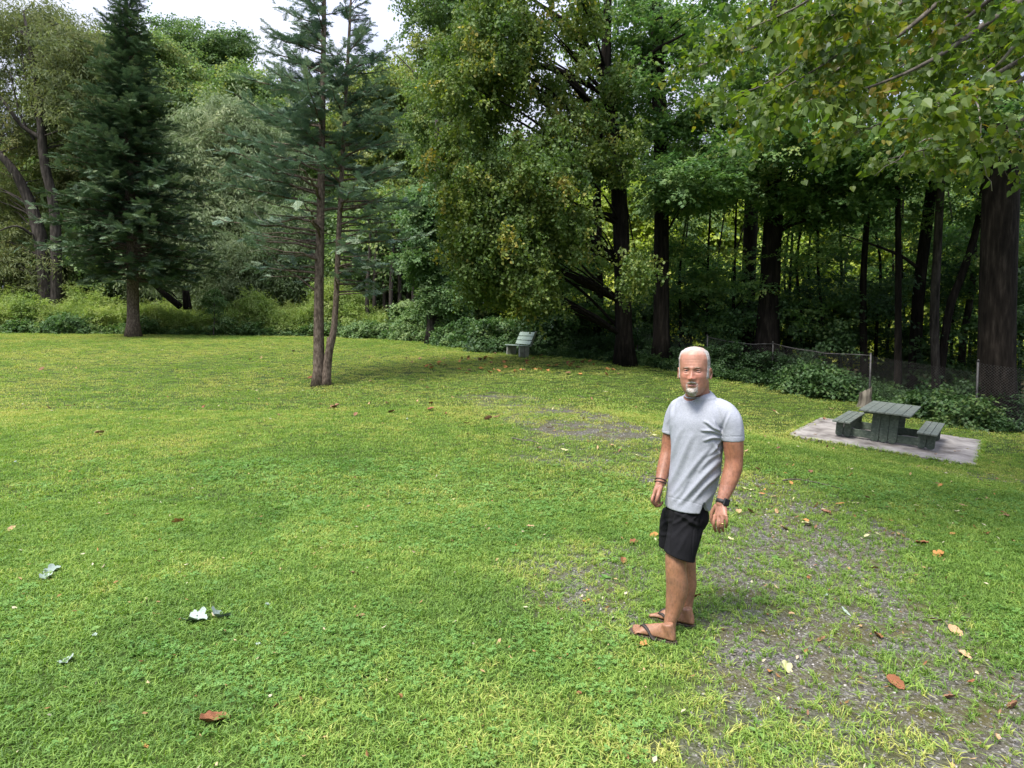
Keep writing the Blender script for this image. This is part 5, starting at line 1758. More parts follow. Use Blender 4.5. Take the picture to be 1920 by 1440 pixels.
def folds(me, segs):
    """segs: (x0,y0,x1,y1,width px,height m): soft ridges raised on the side turned to the viewer"""
    c, n = getco(me), getno(me)
    px, py = pix(c)
    face = smooth(-.1, .4, -(n @ (c.mean(0) - np.array([0, 0, CAM_H])) / np.linalg.norm(c.mean(0) - np.array([0, 0, CAM_H]))))
    h = .0028 * (fbm(c * [1, 1, .6], .07, 61) - .5) + .0016 * (fbm(c, .02, 62) - .5)
    for x0, y0, x1, y1, w, a in segs:
        dx, dy = x1 - x0, y1 - y0; l2 = dx * dx + dy * dy
        t = ((px - x0) * dx + (py - y0) * dy) / l2
        tc_ = np.clip(t, 0, 1)
        wob = 1.5 * np.sin(tc_ * 5 + x0)
        s = ((px - x0) * dy - (py - y0) * dx) / math.sqrt(l2) + wob
        e = np.maximum(0, np.abs(t - .5) - .5) * math.sqrt(l2)
        prof = np.exp(-(s / w) ** 2) - .55 * np.exp(-((s - 1.9 * w) / w) ** 2)
        h += 1.25 * a * prof * np.exp(-(e / (w * 1.5)) ** 2) * (.35 + .65 * np.sin(np.clip(t, 0.02, .98) * math.pi) ** .6)
    setco(me, c + n * (h * face)[:, None])


YC = 3.90            # distance of the figure
man = empty('person', V([(H1_[0] + H2_[0]) / 2, (H1_[1] + H2_[1]) / 2, GZ]))
tag(man, 'man with short white hair and goatee in light grey T-shirt, black shorts and flip-flops', 'person')

CH = math.radians(215 + 90)     # chest: direction of its side to side axis
HP = math.radians(190 + 90)     # hips
body = MB()
# ---- torso under the clothes
body.add(*loft(ring_spline([(1290, 985, 3.98, .10, .09, HP), (1288, 955, 3.98, .155, .115, HP), (1292, 920, 3.97, .155, .115, HP + .1), (1299, 870, 3.93, .150, .110, CH - .15), (1304, 820, 3.90, .165, .115, CH), (1307, 785, 3.89, .185, .115, CH),
                                (1308, 762, 3.89, .175, .095, CH), (1307, 748, 3.89, .105, .072, CH), (1308, 738, 3.88, .073, .068, CH), (1307, 716, 3.86, .069, .068, CH), (1305, 690, 3.85, .062, .064, CH)], 44)))
# ---- legs
S = limb_rows([(1284, 950, 3.93, .090), (1278, 1000, 3.90, .082), (1268, 1040, 3.87, .066), (1267, 1060, 3.86, .0625), (1268, 1078, 3.86, .064), (1269.5, 1097, 3.865, .0665), (1267.5, 1118, 3.865, .062), (1263, 1142, 3.86, .050), (1257, 1163, 3.85, .0385), (1255.5, 1178, 3.845, .0375), (1256, 1188, 3.84, .035), (1258, 1195, 3.83, .027)], 44)
body.tube(S[:, :3], S[:, 3], 24)
S = limb_rows([(1279, 950, 4.08, .090), (1282, 1000, 4.09, .082), (1286, 1040, 4.10, .064), (1287, 1058, 4.10, .060), (1287, 1078, 4.11, .062), (1288, 1095, 4.11, .062), (1286, 1116, 4.11, .055), (1285.5, 1138, 4.10, .044), (1286, 1152, 4.09, .037), (1288, 1162, 4.08, .0365), (1290, 1168, 4.07, .034)], 44)
body.tube(S[:, :3], S[:, 3], 24)
# ---- arms
armL = [(1358, 772, 3.77, .056), (1369, 792, 3.74, .062), (1374, 822, 3.735, .060), (1375.5, 845, 3.735, .056), (1376, 862, 3.735, .052), (1374.5, 878, 3.73, .0525), (1370, 893, 3.72, .0505), (1364.5, 910, 3.705, .045), (1358.5, 926, 3.69, .037), (1354.5, 938, 3.68, .0325), (1353, 947, 3.675, .031)]
S = limb_rows(armL, 40); body.tube(S[:, :3], S[:, 3], 22)
armR = [(1271, 765, 4.02, .055), (1263, 790, 4.04, .052), (1255.5, 820, 4.06, .046), (1252.5, 845, 4.06, .045), (1248, 865, 4.04, .045), (1243, 885, 4.01, .041), (1239, 900, 3.98, .033), (1237, 908, 3.97, .029)]
S = limb_rows(armR, 34); body.tube(S[:, :3], S[:, 3], 22)


# ---- hands
def hand(mb, wrist, palm, kn_a, kn_b, fingers, thumb, th=.014):
    """palm as a flattened loft between wrist and knuckle line; fingers: polylines of (px,py,Y,r)"""
    W_, A_, B_ = np.array(at(*wrist)), np.array(at(*kn_a)), np.array(at(*kn_b))
    M_ = (A_ + B_) / 2
    side = (B_ - A_); w_ = np.linalg.norm(side); side /= w_
    ln = M_ - W_; l_ = np.linalg.norm(ln); ln /= l_
    nor = np.cross(side, ln); nor /= np.linalg.norm(nor)
    v, f = [], []; N = 20
    rows = [(-.12, .30, .020), (.1, .33, .0205), (.35, .40, .0195), (.6, .46, .018), (.85, .50, .0155), (1.0, .48, .013), (1.06, .38, .008)]
    for t, hw, hd in rows:
        for i in range(N):
            a = i / N * 2 * math.pi
            v.append(W_ + ln * l_ * t + side * math.copysign(abs(math.cos(a)) ** .8, math.cos(a)) * hw * w_ * 1.08 + nor * math.copysign(abs(math.sin(a)) ** .8, math.sin(a)) * hd)
    for j in range(len(rows) - 1):
        for i in range(N): f.append([j * N + i, j * N + (i + 1) % N, (j + 1) * N + (i + 1) % N, (j + 1) * N + i])
    f.append(list(range(N))[::-1]); f.append([(len(rows) - 1) * N + i for i in range(N)])
    mb.add(v, f)
    for fg in fingers + [thumb]:
        S = limb_rows(fg, 14)
        mb.tube(S[:, :3], S[:, 3], 12)


# his left hand (right in the photo), back of the hand to the viewer, fingers loosely curled
hand(body, (1354, 943, 3.68), None, (1340, 969, 3.655), (1362, 967, 3.60),
     [[(1340, 967, 3.655, .0105), (1338.5, 981, 3.645, .0098), (1339.5, 990, 3.66, .0090), (1342, 996, 3.69, .0078)],
      [(1347, 969, 3.635, .0108), (1346.5, 984, 3.62, .0100), (1347.5, 993, 3.64, .0092), (1349.5, 998, 3.67, .0080)],
      [(1354.5, 969, 3.615, .0104), (1354.5, 983, 3.605, .0096), (1355, 991, 3.62, .0088), (1356.5, 996, 3.65, .0076)],
      [(1361.5, 967, 3.60, .0094), (1363, 978, 3.595, .0084), (1362.5, 985, 3.61, .0076), (1361.5, 989, 3.64, .0066)]],
     [(1343, 948, 3.69, .0135), (1335.5, 960, 3.70, .0125), (1333.5, 972, 3.70, .0105), (1336, 982, 3.70, .0085)])
# his right hand (left in the photo), thumb in front of the curled fingers
hand(body, (1237, 907, 3.97), None, (1224, 930, 3.93), (1237, 933, 4.00),
     [[(1225, 929, 3.925, .0105), (1222.5, 938, 3.915, .0100), (1226, 945, 3.93, .0090), (1231.5, 944, 3.95, .0080)],
      [(1228, 931, 3.945, .0105), (1226, 942, 3.935, .0100), (1230, 949, 3.95, .0090), (1236, 947, 3.97, .0080)],
      [(1232.5, 932, 3.965, .0102), (1231.5, 943, 3.96, .0096), (1235.5, 949, 3.975, .0088), (1240, 945, 3.985, .0078)],
      [(1236.5, 932, 3.985, .0092), (1236.5, 941, 3.985, .0086), (1240, 945, 3.995, .0078), (1242.5, 941, 4.0, .0066)]],
     [(1239, 913, 3.94, .0140), (1235, 924, 3.905, .0125), (1232, 935, 3.89, .0108), (1230.5, 942, 3.895, .0088)])


# ---- feet: sections along the sole, in the frame of each sandal
def foot_frame(H, T):
    f_ = T - H; f_[2] = 0; f_ = f_ / np.linalg.norm(f_)
    l_ = np.array([-f_[1], f_[0], 0])          # his left
    return f_, l_


def foot(mb, H, T, med):
    """med: +1 when the big toe side is his left"""
    f_, l_ = foot_frame(H.copy(), T.copy())
    L_ = np.linalg.norm((T - H)[:2]) * .93
    o_ = H + f_ * .012
    z0 = GZ + .030
    v, fc = [], []; N = 22
    rows = [(0.0, .014, .030, .028, 0), (.03, .029, .040, .052, 0), (.09, .031, .045, .066, 0), (.15, .031, .050, .074, 0), (.22, .031, .050, .078, .002), (.32, .032, .040, .072, .003), (.45, .037, .030, .060, .004), (.58, .043, .022, .045, .004), (.70, .048, .016, .034, .003), (.77, .038, .012, .020, .001)]
    for t, hw, zc, zt, off in rows:
        for i in range(N):
            a = i / N * 2 * math.pi
            y = math.cos(a) * hw; z = (zt if math.sin(a) > 0 else zc * .0 + .022) * math.sin(a)
            z = z0 + .022 + (z if math.sin(a) > 0 else .022 * math.sin(a)) - .022 * 0
            if math.sin(a) > 0: y *= (1 - .5 * math.sin(a) ** 2)
            v.append(o_ + f_ * L_ * t + l_ * (y + med * off) + np.array([0, 0, z - o_[2]]))
    for j in range(len(rows) - 1):
        for i in range(N): fc.append([j * N + i, j * N + (i + 1) % N, (j + 1) * N + (i + 1) % N, (j + 1) * N + i])
    fc.append(list(range(N))[::-1]); fc.append([(len(rows) - 1) * N + i for i in range(N)])
    mb.add(v, fc)
    for off, r_, t0, t1 in ((.032, .0135, .74, .985), (.0110, .0092, .76, .97), (-.0075, .0088, .75, .935), (-.0245, .0084, .73, .895), (-.0400, .0080, .70, .845)):
        pts = [o_ + f_ * L_ * t_ + l_ * med * (off * (1 + .05 * q)) + np.array([0, 0, z0 + zz - o_[2]]) for q, (t_, zz) in enumerate(((t0, .020), ((t0 + t1) / 2, .020), (t1 - .03, r_ * 1.0), (t1, r_ * .75)))]
        S = spline([[*p, rr] for p, rr in zip(pts, (r_, r_ * .95, r_ * 1.0, r_ * .55))], 9)
        mb.tube(S[:, :3], S[:, 3], 12)
    # heel and ankle mass up to the shin
    mb.tube([o_ + f_ * L_ * .10 + [0, 0, z0 - o_[2] + .02], o_ + f_ * L_ * .14 + [0, 0, z0 - o_[2] + .06], o_ + f_ * L_ * .17 + [0, 0, z0 - o_[2] + .10]], [.030, .034, .036], 16)


foot(body, H1_, T1_, -1)
foot(body, H2_, T2_, 1)

# ---- head, built as a fine grid with the features raised on it
HC = at(1301.5, 696.5, 3.80)
HH = .1485
FY = math.radians(246)
HF = np.array([math.cos(FY), math.sin(FY), 0]); HL = np.array([-HF[1], HF[0], 0])      # forward, his left
tab = np.array([[1.0, .004, .004, .004], [.975, .031, .028, .036], [.92, .053, .050, .064], [.82, .070, .070, .086], [.68, .0805, .083, .099], [.5, .0865, .091, .106], [.3, .087, .096, .109], [.12, .0865, .0965, .108], [0, .084, .0925, .104],
                [-.2, .083, .0925, .093], [-.4, .0785, .091, .075], [-.6, .071, .088, .056], [-.78, .058, .084, .042], [-.90, .042, .074, .030], [-.97, .024, .056, .010], [-1.0, .006, .040, -.02]])


def head_pt(phi, zz, off=0.0):
    """phi: 0 = face forward, measured to his left; zz: -1..1"""
    w = np.interp(-zz, -tab[:, 0], tab[:, 1]); f_ = np.interp(-zz, -tab[:, 0], tab[:, 2]); b_ = np.interp(-zz, -tab[:, 0], tab[:, 3])
    cx, cy = np.sin(phi), np.cos(phi)
    p_ = 2.1
    x = w * np.sign(cx) * np.abs(cx) ** (2 / p_)
    y = np.where(cy > 0, f_, b_) * np.sign(cy) * np.abs(cy) ** (2 / p_)
    z = zz * HH
    fr_ = smooth(.0, .5, cy)

    def g(x0, z0, sx_, sz_): return np.exp(-((x - x0) / sx_) ** 2 - ((z - z0) / sz_) ** 2)
    d = .0
    d = d + .030 * g(0, -.038, .0125, .013) + .020 * g(0, -.020, .0095, .018) + .008 * g(0, 0.004, .010, .018)       # nose
    d = d + .012 * (g(.0135, -.040, .008, .008) + g(-.0135, -.040, .008, .008))
    d = d - .011 * (g(.032, .006, .016, .0125) + g(-.032, .008, .016, .0115))                                   # sockets
    d = d + .0042 * (g(.030, .026, .024, .010) + g(-.030, .026, .024, .007)) + .003 * g(0, .024, .02, .008)
    d = d + .005 * (g(.034, -.012, .016, .006) + g(-.034, -.012, .016, .006))                                    # bags, cheeks
    d = d + .006 * (g(.045, -.026, .018, .018) + g(-.045, -.026, .018, .018))
    d = d - .004 * (g(.028, -.05, .006, .018) + g(-.028, -.05, .006, .018))
    d = d + .008 * g(0, -.060, .024, .010) - .007 * g(0, -.0725, .022, .0032) + .007 * g(0, -.081, .019, .006) - .004 * g(0, -.093, .02, .006) + .009 * g(0, -.115, .022, .016)
    d = d - .002 * (np.exp(-((z - .070) / .0028) ** 2) + np.exp(-((z - .055) / .0025) ** 2)) * (np.abs(x) < .05)
    y = y + d * fr_
    # hollow temples
    x = x * (1 - .05 * np.exp(-((z - .03) / .03) ** 2) * smooth(.3, .9, np.abs(cx)) * (cy > 0))
    if np.any(off):
        q = np.stack([x, y, z * .8], -1); nn = q / (np.linalg.norm(q, axis=-1, keepdims=True) + 1e-9)
        x, y, z = x + nn[..., 0] * off, y + nn[..., 1] * off, z + nn[..., 2] * off
    return HC + np.multiply.outer(x, HL) + np.multiply.outer(y, HF) + np.multiply.outer(z, np.array([0, 0, 1.0]))


NPH, NZ = 120, 110
phi_ = np.linspace(-math.pi, math.pi, NPH, endpoint=False)
zz_ = np.sin(np.linspace(-math.pi / 2, math.pi / 2, NZ)) * .35 + np.linspace(-1, 1, NZ) * .65
PH, ZZ = np.meshgrid(phi_, zz_)
HV = head_pt(PH, ZZ)
hv = HV.reshape(-1, 3)
hf = []
for j in range(NZ - 1):
    for i in range(NPH): hf.append([j * NPH + i, j * NPH + (i + 1) % NPH, (j + 1) * NPH + (i + 1) % NPH, (j + 1) * NPH + i])
hf.append(list(range(NPH))[::-1]); hf.append([(NZ - 1) * NPH + i for i in range(NPH)])
body.add(hv, hf)
# ears
for s in (-1, 1):
    pts = []
    base = HC + HL * s * .084 - HF * .006
    for a in np.linspace(-2.3, 2.3, 11):
        pts.append(base + HL * s * (.010 + .003 * math.cos(a)) + HF * (-.013 + .0 - .017 * math.cos(a) * 1.0 + .004) + np.array([0, 0, -.012 + .031 * math.sin(a * .68)]))
    body.tube(pts, [.0055] * 11, 8)
    body.add(*loft([(base + HL * s * .003 + np.array([0, 0, z_]), r_, .006, FY + math.pi * 0, 0) for z_, r_ in ((-.036, .004), (-.028, .010), (-.01, .015), (.008, .016), (.016, .008))], 12))
def rel_(P): return P @ HL, P @ HF, P[..., 2]


def m_side(P, ph, z):
    x, y, zz = rel_(P)
    lim = .034 - .15 * np.clip(zz - .02, -1, .1)       # hairline moves back as it rises
    a = smooth(0.006, -.012, y - lim - .02 * smooth(.02, .10, zz)) * smooth(-.05, -.03, zz)
    return a * smooth(.135, .115, zz)


def m_top(P, ph, z):
    x, y, zz = rel_(P)
    return np.maximum(smooth(.088, .128, zz) * smooth(.085, .045, y), smooth(.05, .09, zz) * smooth(.03, -.01, y))


def m_beard(P, ph, z):
    x, y, zz = rel_(P)
    fr_ = smooth(.03, .055, y)
    must = .8 * np.exp(-(x / .030) ** 4) * np.exp(-((zz + .0585 + .30 * np.abs(x)) / .0068) ** 4)
    side = .7 * np.exp(-((np.abs(x) - .029) / .0070) ** 4) * smooth(-.060, -.072, zz) * smooth(-.135, -.115, zz)
    chin = np.exp(-(x / (.034 + .30 * np.clip(zz + .105, -1, 0))) ** 4) * smooth(-.086, -.100, zz) * smooth(-.153, -.140, zz)
    return np.clip(np.maximum(np.maximum(must, side * .8), chin), 0, 1) * fr_


def m_brow(P, ph, z):
    x, y, zz = rel_(P)
    return np.exp(-((np.abs(x) - .032) / .017) ** 4) * np.exp(-((zz - .0265 + .12 * np.abs(np.abs(x) - .026)) / .0042) ** 4) * (y > .03) * .9



bme = remesh(body, .0036, 3, .5)
print('body verts', len(bme.vertices))


def ramp_attr(me, colr):
    a = me.attributes.new('tone', 'FLOAT_COLOR', 'POINT')
    a.data.foreach_set('color', np.column_stack([colr, np.ones(len(colr))]).astype(np.float32).ravel())


c = getco(bme)
_fz = (c[:, 2] < GZ + .16) & (c[:, 2] > GZ + .05)      # blend ankle into foot
_bm = bmesh.new(); _bm.from_mesh(bme); _bm.verts.ensure_lookup_table()
_vv = [_bm.verts[i] for i in np.nonzero(_fz)[0]]
for _ in range(30): bmesh.ops.smooth_vert(_bm, verts=_vv, factor=.5, use_axis_x=True, use_axis_y=True, use_axis_z=True)
_bm.to_mesh(bme); _bm.free()
c = getco(bme)
rel = c - HC
hx, hy, hz = rel @ HL, rel @ HF, rel[:, 2]
skin = np.tile(np.array([.262, .116, .068]), (len(c), 1))
headm = smooth(-.17, -.13, hz)
skin = skin * (1 - headm[:, None]) + np.array([.35, .168, .114]) * headm[:, None]
leg_ = smooth(.95, .6, c[:, 2])
skin = skin * (1 - leg_[:, None]) + np.array([.255, .128, .074]) * leg_[:, None]
handm = ((c[:, 2] < .98) & (c[:, 2] > .6))
skin[handm] = skin[handm] * .5 + np.array([.32, .155, .11]) * .5
front = (hy > .02) & (hz > -.16)


def blot(x0, z0, sx_, sz_, colr, am):
    global skin
    w = (np.exp(-((hx - x0) / sx_) ** 2 - ((hz - z0) / sz_) ** 2) * am * front)[:, None]
    skin = skin * (1 - w) + np.array(colr) * w


blot(0, -.035, .017, .018, (.50, .19, .14), .8)
blot(.045, -.025, .02, .018, (.52, .21, .155), .6); blot(-.045, -.025, .02, .018, (.52, .21, .155), .6)
blot(0, -.077, .022, .0065, (.36, .13, .11), .85)
blot(0, -.0725, .02, .0022, (.12, .05, .04), .8)
blot(.032, .006, .018, .008, (.36, .18, .13), .55); blot(-.032, .006, .018, .008, (.36, .18, .13), .55)
blot(0, .08, .06, .05, (.36, .19, .135), .4)
_mt = np.clip(m_top(rel, 0, 0), 0, 1); _ms = np.clip(m_side(rel, 0, 0), 0, 1) * (np.abs(hx) < .0875); _mb = np.clip(m_beard(rel, 0, 0), 0, 1); _mw = np.clip(m_brow(rel, 0, 0), 0, 1)
_mb = _mb * np.clip(.4 + .9 * fbm(c, .007, 33), 0, 1)
for _q, _c in ((_mt * .68 * (.5 + 1.0 * fbm(c, .010, 12)), (.42, .385, .36)), (_ms * .85, (.36, .34, .32)), (_mb * .8, (.36, .315, .28)), (_mw * .5, (.25, .17, .13))):
    _q = np.clip(_q, 0, 1)[:, None]
    skin = skin * (1 - _q) + np.array(_c) * _q
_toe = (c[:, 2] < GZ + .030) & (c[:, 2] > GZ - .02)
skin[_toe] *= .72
skin *= (.74 + .52 * fbm(c, .035, 3))[:, None] * (.80 + .40 * fbm(c, .009, 8))[:, None]
skin[:, 0] *= .94 + .12 * fbm(c, .05, 19); skin[:, 2] *= .90 + .2 * fbm(c, .04, 29)
_hr = (1 - headm) * smooth(.56, .74, vnoise(c * [1, 1, .35], .0045, 91)) * .20
skin *= (1 - _hr)[:, None]
ramp_attr(bme, skin)
SK, t, bs = newmat('skin')
at_ = t.nodes.new('ShaderNodeAttribute'); at_.attribute_name = 'tone'
t.links.new(at_.outputs['Color'], bs.inputs['Base Color'])
bs.inputs['Roughness'].default_value = .48
bs.inputs['Subsurface Weight'].default_value = .12
bs.inputs['Subsurface Radius'].default_value = (.012, .004, .002)
bs.inputs['Subsurface Scale'].default_value = .6
bs.inputs['Specular IOR Level'].default_value = .4
nz_ = t.nodes.new('ShaderNodeTexNoise'); nz_.inputs['Scale'].default_value = 160
bp_ = t.nodes.new('ShaderNodeBump'); bp_.inputs['Strength'].default_value = .25; bp_.inputs['Distance'].default_value = .001
tco = t.nodes.new('ShaderNodeTexCoord'); t.links.new(tco.outputs['Object'], nz_.inputs['Vector'])
t.links.new(nz_.outputs['Fac'], bp_.inputs['Height']); t.links.new(bp_.outputs['Normal'], bs.inputs['Normal'])
bodyo = link('body', bme, man, SK)


# ---- eyes
EYE, t, bs = newmat('eye white'); bs.inputs['Base Color'].default_value = (.24, .20, .18, 1); bs.inputs['Roughness'].default_value = .2
IRIS, t, bs = newmat('iris'); bs.inputs['Base Color'].default_value = (.035, .045, .05, 1); bs.inputs['Roughness'].default_value = .15
for s in (-1, 1):
    ec = HC + HL * s * .032 + HF * .0745 + np.array([0, 0, .0075])
    q = MB(); b_ = bmesh.new(); bmesh.ops.create_uvsphere(b_, u_segments=20, v_segments=14, radius=.0125)
    me = bpy.data.meshes.new('eye'); b_.to_mesh(me); b_.free(); cc = getco(me)
    setco(me, cc * [1, 1, .62] + ec)
    me.materials.append(EYE)
    eo = link('eye', me, man)
    b_ = bmesh.new(); bmesh.ops.create_uvsphere(b_, u_segments=14, v_segments=10, radius=.0062)
    me = bpy.data.meshes.new('iris'); b_.to_mesh(me); b_.free(); cc = getco(me)
    gd = HF * .995 + HL * .10; gd /= np.linalg.norm(gd)
    setco(me, cc * [1, 1, .85] + ec + gd * .0072); me.materials.append(IRIS)
    link('iris', me, eo)
    # upper lid
    pts = [ec + HL * u_ * .0165 + HF * (.0125 - .007 * u_ * u_) + np.array([0, 0, .0062 - .005 * u_ * u_]) for u_ in np.linspace(-1, 1, 9)]
    q = MB(); q.tube(pts, [.0018] + [.0029] * 7 + [.0018], 8)
    me = npmesh('eyelid', q.v, q.f); ramp_attr(me, np.tile([.40, .20, .15], (len(me.vertices), 1))); link('eyelid', me, man, SK)
    pts = [ec + HL * u_ * .016 + HF * (.0115 - .007 * u_ * u_) + np.array([0, 0, -.0070 + .004 * u_ * u_]) for u_ in np.linspace(-1, 1, 9)]
    q = MB(); q.tube(pts, [.0014] + [.0022] * 7 + [.0014], 8)
    me = npmesh('eyelid', q.v, q.f); ramp_attr(me, np.tile([.48, .26, .20], (len(me.vertices), 1))); link('eyelid', me, man, SK)


# ---- hair, goatee and brows: shells that rise out of the skin where hair grows
def hair_shell(name, mask, thick, matl, nz_amp=.35):
    x = np.sin(PH) ; z = ZZ
    m = mask(HV - HC, PH, ZZ)
    n_ = fbm(hv, .006, 4).reshape(HV.shape[:2])
    off = -.004 + (thick + .004) * np.clip(m * (1 - nz_amp) + m * nz_amp * 2 * n_, 0, 1.2)
    Pq = head_pt(PH, ZZ, off)
    keep = (m > .04)
    fs_ = []
    for j in range(NZ - 1):
        for i in range(NPH):
            i2 = (i + 1) % NPH
            if keep[j, i] or keep[j + 1, i] or keep[j, i2] or keep[j + 1, i2]: fs_.append([j * NPH + i, j * NPH + i2, (j + 1) * NPH + i2, (j + 1) * NPH + i])
    used = sorted({i for q in fs_ for i in q}); mp_ = {u: k for k, u in enumerate(used)}
    me = npmesh(name, Pq.reshape(-1, 3)[used], [[mp_[i] for i in q] for q in fs_])
    return link(name, me, man, matl)


WHITE_HAIR = noise_mat('short white hair', (.22, .205, .19), (.46, .44, .42), 220, .9, .8, .002, stretch=(1, 1, .35), c3=(.36, .34, .32), p0=.3, p1=.7, detail=3)
THIN_HAIR = noise_mat('thin hair over scalp', (.42, .31, .25), (.70, .66, .61), 170, .85, .5, .001, stretch=(1, 1, .4), c3=(.56, .49, .44), detail=3)


hair_shell('hair', lambda P, ph, z: m_side(P, ph, z) * smooth(.25, .5, m_side(P, ph, z) * .6 + .6 * vnoise(P, .006, 2)), .0032, WHITE_HAIR, .6)
BEARD = noise_mat('grey white goatee', (.20, .155, .13), (.47, .43, .39), 190, .95, .9, .002, stretch=(1, 1, .35), c3=(.40, .36, .32), detail=3)
hair_shell('goatee', lambda P, ph, z: m_beard(P, ph, z) * smooth(.3, .6, m_beard(P, ph, z) * .7 + .5 * vnoise(P, .005, 6)), .0046, BEARD, .7)
BROW = noise_mat('grey brows', (.20, .13, .09), (.42, .33, .27), 200, .95, .5, .001)
hair_shell('eyebrows', m_brow, .0022, BROW)

# ---- T-shirt
SHIRT = noise_mat('light grey jersey', (.26, .275, .315), (.34, .357, .402), 110, .85, .25, .0006, stretch=(1, 1, 2.5), c3=(.30, .316, .36), spec=.2, detail=8)
sh = MB()
sh.add(*loft(ring_spline([(1289, 951, 3.955, .168, .128, HP + .05, .02), (1290, 943, 3.955, .170, .130, HP + .08, .02), (1294, 922, 3.945, .168, .130, HP + .15), (1300, 895, 3.93, .170, .135, CH - .15), (1304, 870, 3.915, .168, .134, CH - .08), (1306, 840, 3.90, .168, .130, CH), (1307, 812, 3.895, .182, .130, CH),
                              (1308, 788, 3.89, .196, .124, CH), (1309, 768, 3.89, .186, .106, CH), (1309, 754, 3.885, .150, .088, CH), (1308.5, 744.5, 3.88, .118, .080, CH, .08), (1309, 738, 3.88, .088, .074, CH, .14)], 46), N=40))
S = limb_rows([(1342, 765, 3.81, .064), (1358, 773, 3.77, .066), (1368, 787, 3.745, .068), (1372.5, 804, 3.74, .067), (1374, 822, 3.738, .066), (1374.2, 826, 3.738, .064)], 22)[:-2]
sh.tube(S[:, :3], S[:, 3], 26)
S = limb_rows([(1284, 760, 3.97, .062), (1272, 767, 4.01, .060), (1264, 782, 4.035, .058), (1260, 800, 4.05, .057), (1257.5, 813, 4.055, .057)], 20)[:-2]
sh.tube(S[:, :3], S[:, 3], 26)
sme = remesh(sh, .0045, 4, .5)
folds(sme, [(1348, 806, 1322, 792, 2.6, .0085), (1350, 812, 1318, 806, 2.4, .0080), (1350, 820, 1322, 824, 2.6, .0075), (1352, 828, 1330, 852, 3.0, .0065), (1338, 790, 1350, 812, 2.5, .006),
            (1345, 868, 1275, 940, 5.0, .0105), (1356, 880, 1300, 935, 4.5, .0085), (1326, 846, 1262, 925, 5.0, .0070), (1296, 822, 1252, 915, 5.0, .0065), (1354, 900, 1322, 945, 4.0, .0060), (1276, 808, 1256, 860, 4.0, .0050),
            (1264, 752, 1253, 790, 3.0, .0060), (1268, 760, 1254, 812, 2.6, .0050), (1322, 752, 1368, 752, 2.5, -.002), (1350, 845, 1310, 880, 4.0, .006), (1362, 775, 1352, 815, 2.6, -.006), (1385, 775, 1391, 815, 4, .003), (1290, 905, 1262, 940, 4, .006), (1340, 830, 1352, 870, 3, .006)])
# neck opening, sleeve and hem edges: cut the closed volume open where the body comes out
c = getco(sme); px_, py_ = pix(c)
r_ = np.linalg.norm(c[:, :2] - at(1305.5, 740, 3.875)[:2], axis=1)
n_ = getno(sme)
c[:, 2] += (-.035 * smooth(.085, .055, r_) * (c[:, 2] > at(1305, 752, 3.88)[2]))
# side slit at the hem
w_ = np.clip(1 - np.abs(px_ - 1321) / (1.0 + (py_ - 944) * .42), 0, 1) * smooth(941, 945, py_) * (n_[:, 1] < .1)
c -= n_ * (.045 * smooth(0, .5, w_))[:, None]
setco(sme, c)
# hem and sleeve stitching: a shallow groove
c = getco(sme); px_, py_ = pix(c); n_ = getno(sme)
hemy = np.interp(px_, [1243, 1262, 1300, 1318, 1335], [931, 935.5, 945, 950, 954])
gr = np.exp(-((py_ - hemy + 2.2) / .55) ** 2) * (py_ > 915) + np.exp(-((py_ - np.interp(px_, [1350, 1395], [819, 818])) / .55) ** 2) * (px_ > 1353) * (py_ < 830) + np.exp(-((py_ - 808) / .55) ** 2) * (px_ < 1256)
gr2 = np.exp(-((px_ - np.interp(py_, [738, 760, 800, 826], [1352, 1364, 1357, 1354])) / .7) ** 2) * (py_ < 800) * (py_ > 744) * .5
setco(sme, c - n_ * (.0022 * gr + .002 * gr2)[:, None])
link('t_shirt', sme, man, SHIRT)
# ribbed collar, sleeve seam
q = MB(); pts = []
for a in np.linspace(0, 2 * math.pi, 29)[:-1]:
    x, y = .079 * math.cos(a), .072 * math.sin(a)
    fwd = -(x * math.cos(CH + math.pi / 2) * 0)
    X = x * math.cos(CH) - y * math.sin(CH); Y = x * math.sin(CH) + y * math.cos(CH)
    base = at(1308.5, 737.5, 3.878)
    # lower at his front (direction of the chest), higher at the nape and the sides of the neck
    fr_ = (X * math.cos(math.radians(215)) + Y * math.sin(math.radians(215))) / .068
    pts.append(base + np.array([X, Y, -.019 * fr_ - .005 * abs(fr_)]))
pts.append(pts[0])
q.tube(pts, [.0040] * len(pts), 8, caps=False)
q.build('collar', SHIRT, man)

# ---- shorts
SHORTS = noise_mat('black stretch cotton', (.0055, .0055, .007), (.014, .014, .016), 200, .95, .3, .0006, stretch=(3, 3, 1), c3=(.009, .009, .0105), spec=.12)
so = MB()
so.add(*loft(ring_spline([(1287, 988, 3.97, .120, .110, HP), (1287.5, 970, 3.965, .158, .128, HP), (1288, 952, 3.965, .161, .121, HP), (1290, 930, 3.96, .156, .114, HP), (1291, 920, 3.96, .150, .108, HP)], 16), N=32))
YL = HP
so.add(*loft(ring_spline([(1273.5, 1043, 3.86, .094, .090, 0, -.34), (1275, 1034, 3.865, .094, .090, 0, -.28), (1281, 1010, 3.88, .101, .096, 0, -.12), (1286, 985, 3.91, .108, .102, 0), (1288, 960, 3.93, .112, .104, 0), (1289, 945, 3.94, .10, .10, 0)], 22), N=32))
so.add(*loft(ring_spline([(1269, 1028.5, 4.09, .118, .092, 0, -.10), (1269.5, 1020, 4.085, .118, .094, 0, -.1), (1271, 1000, 4.08, .120, .098, 0, -.05), (1274, 975, 4.07, .124, .104, 0), (1278, 955, 4.05, .12, .104, 0)], 22), N=32))
ome = remesh(so, .005, 4, .5)
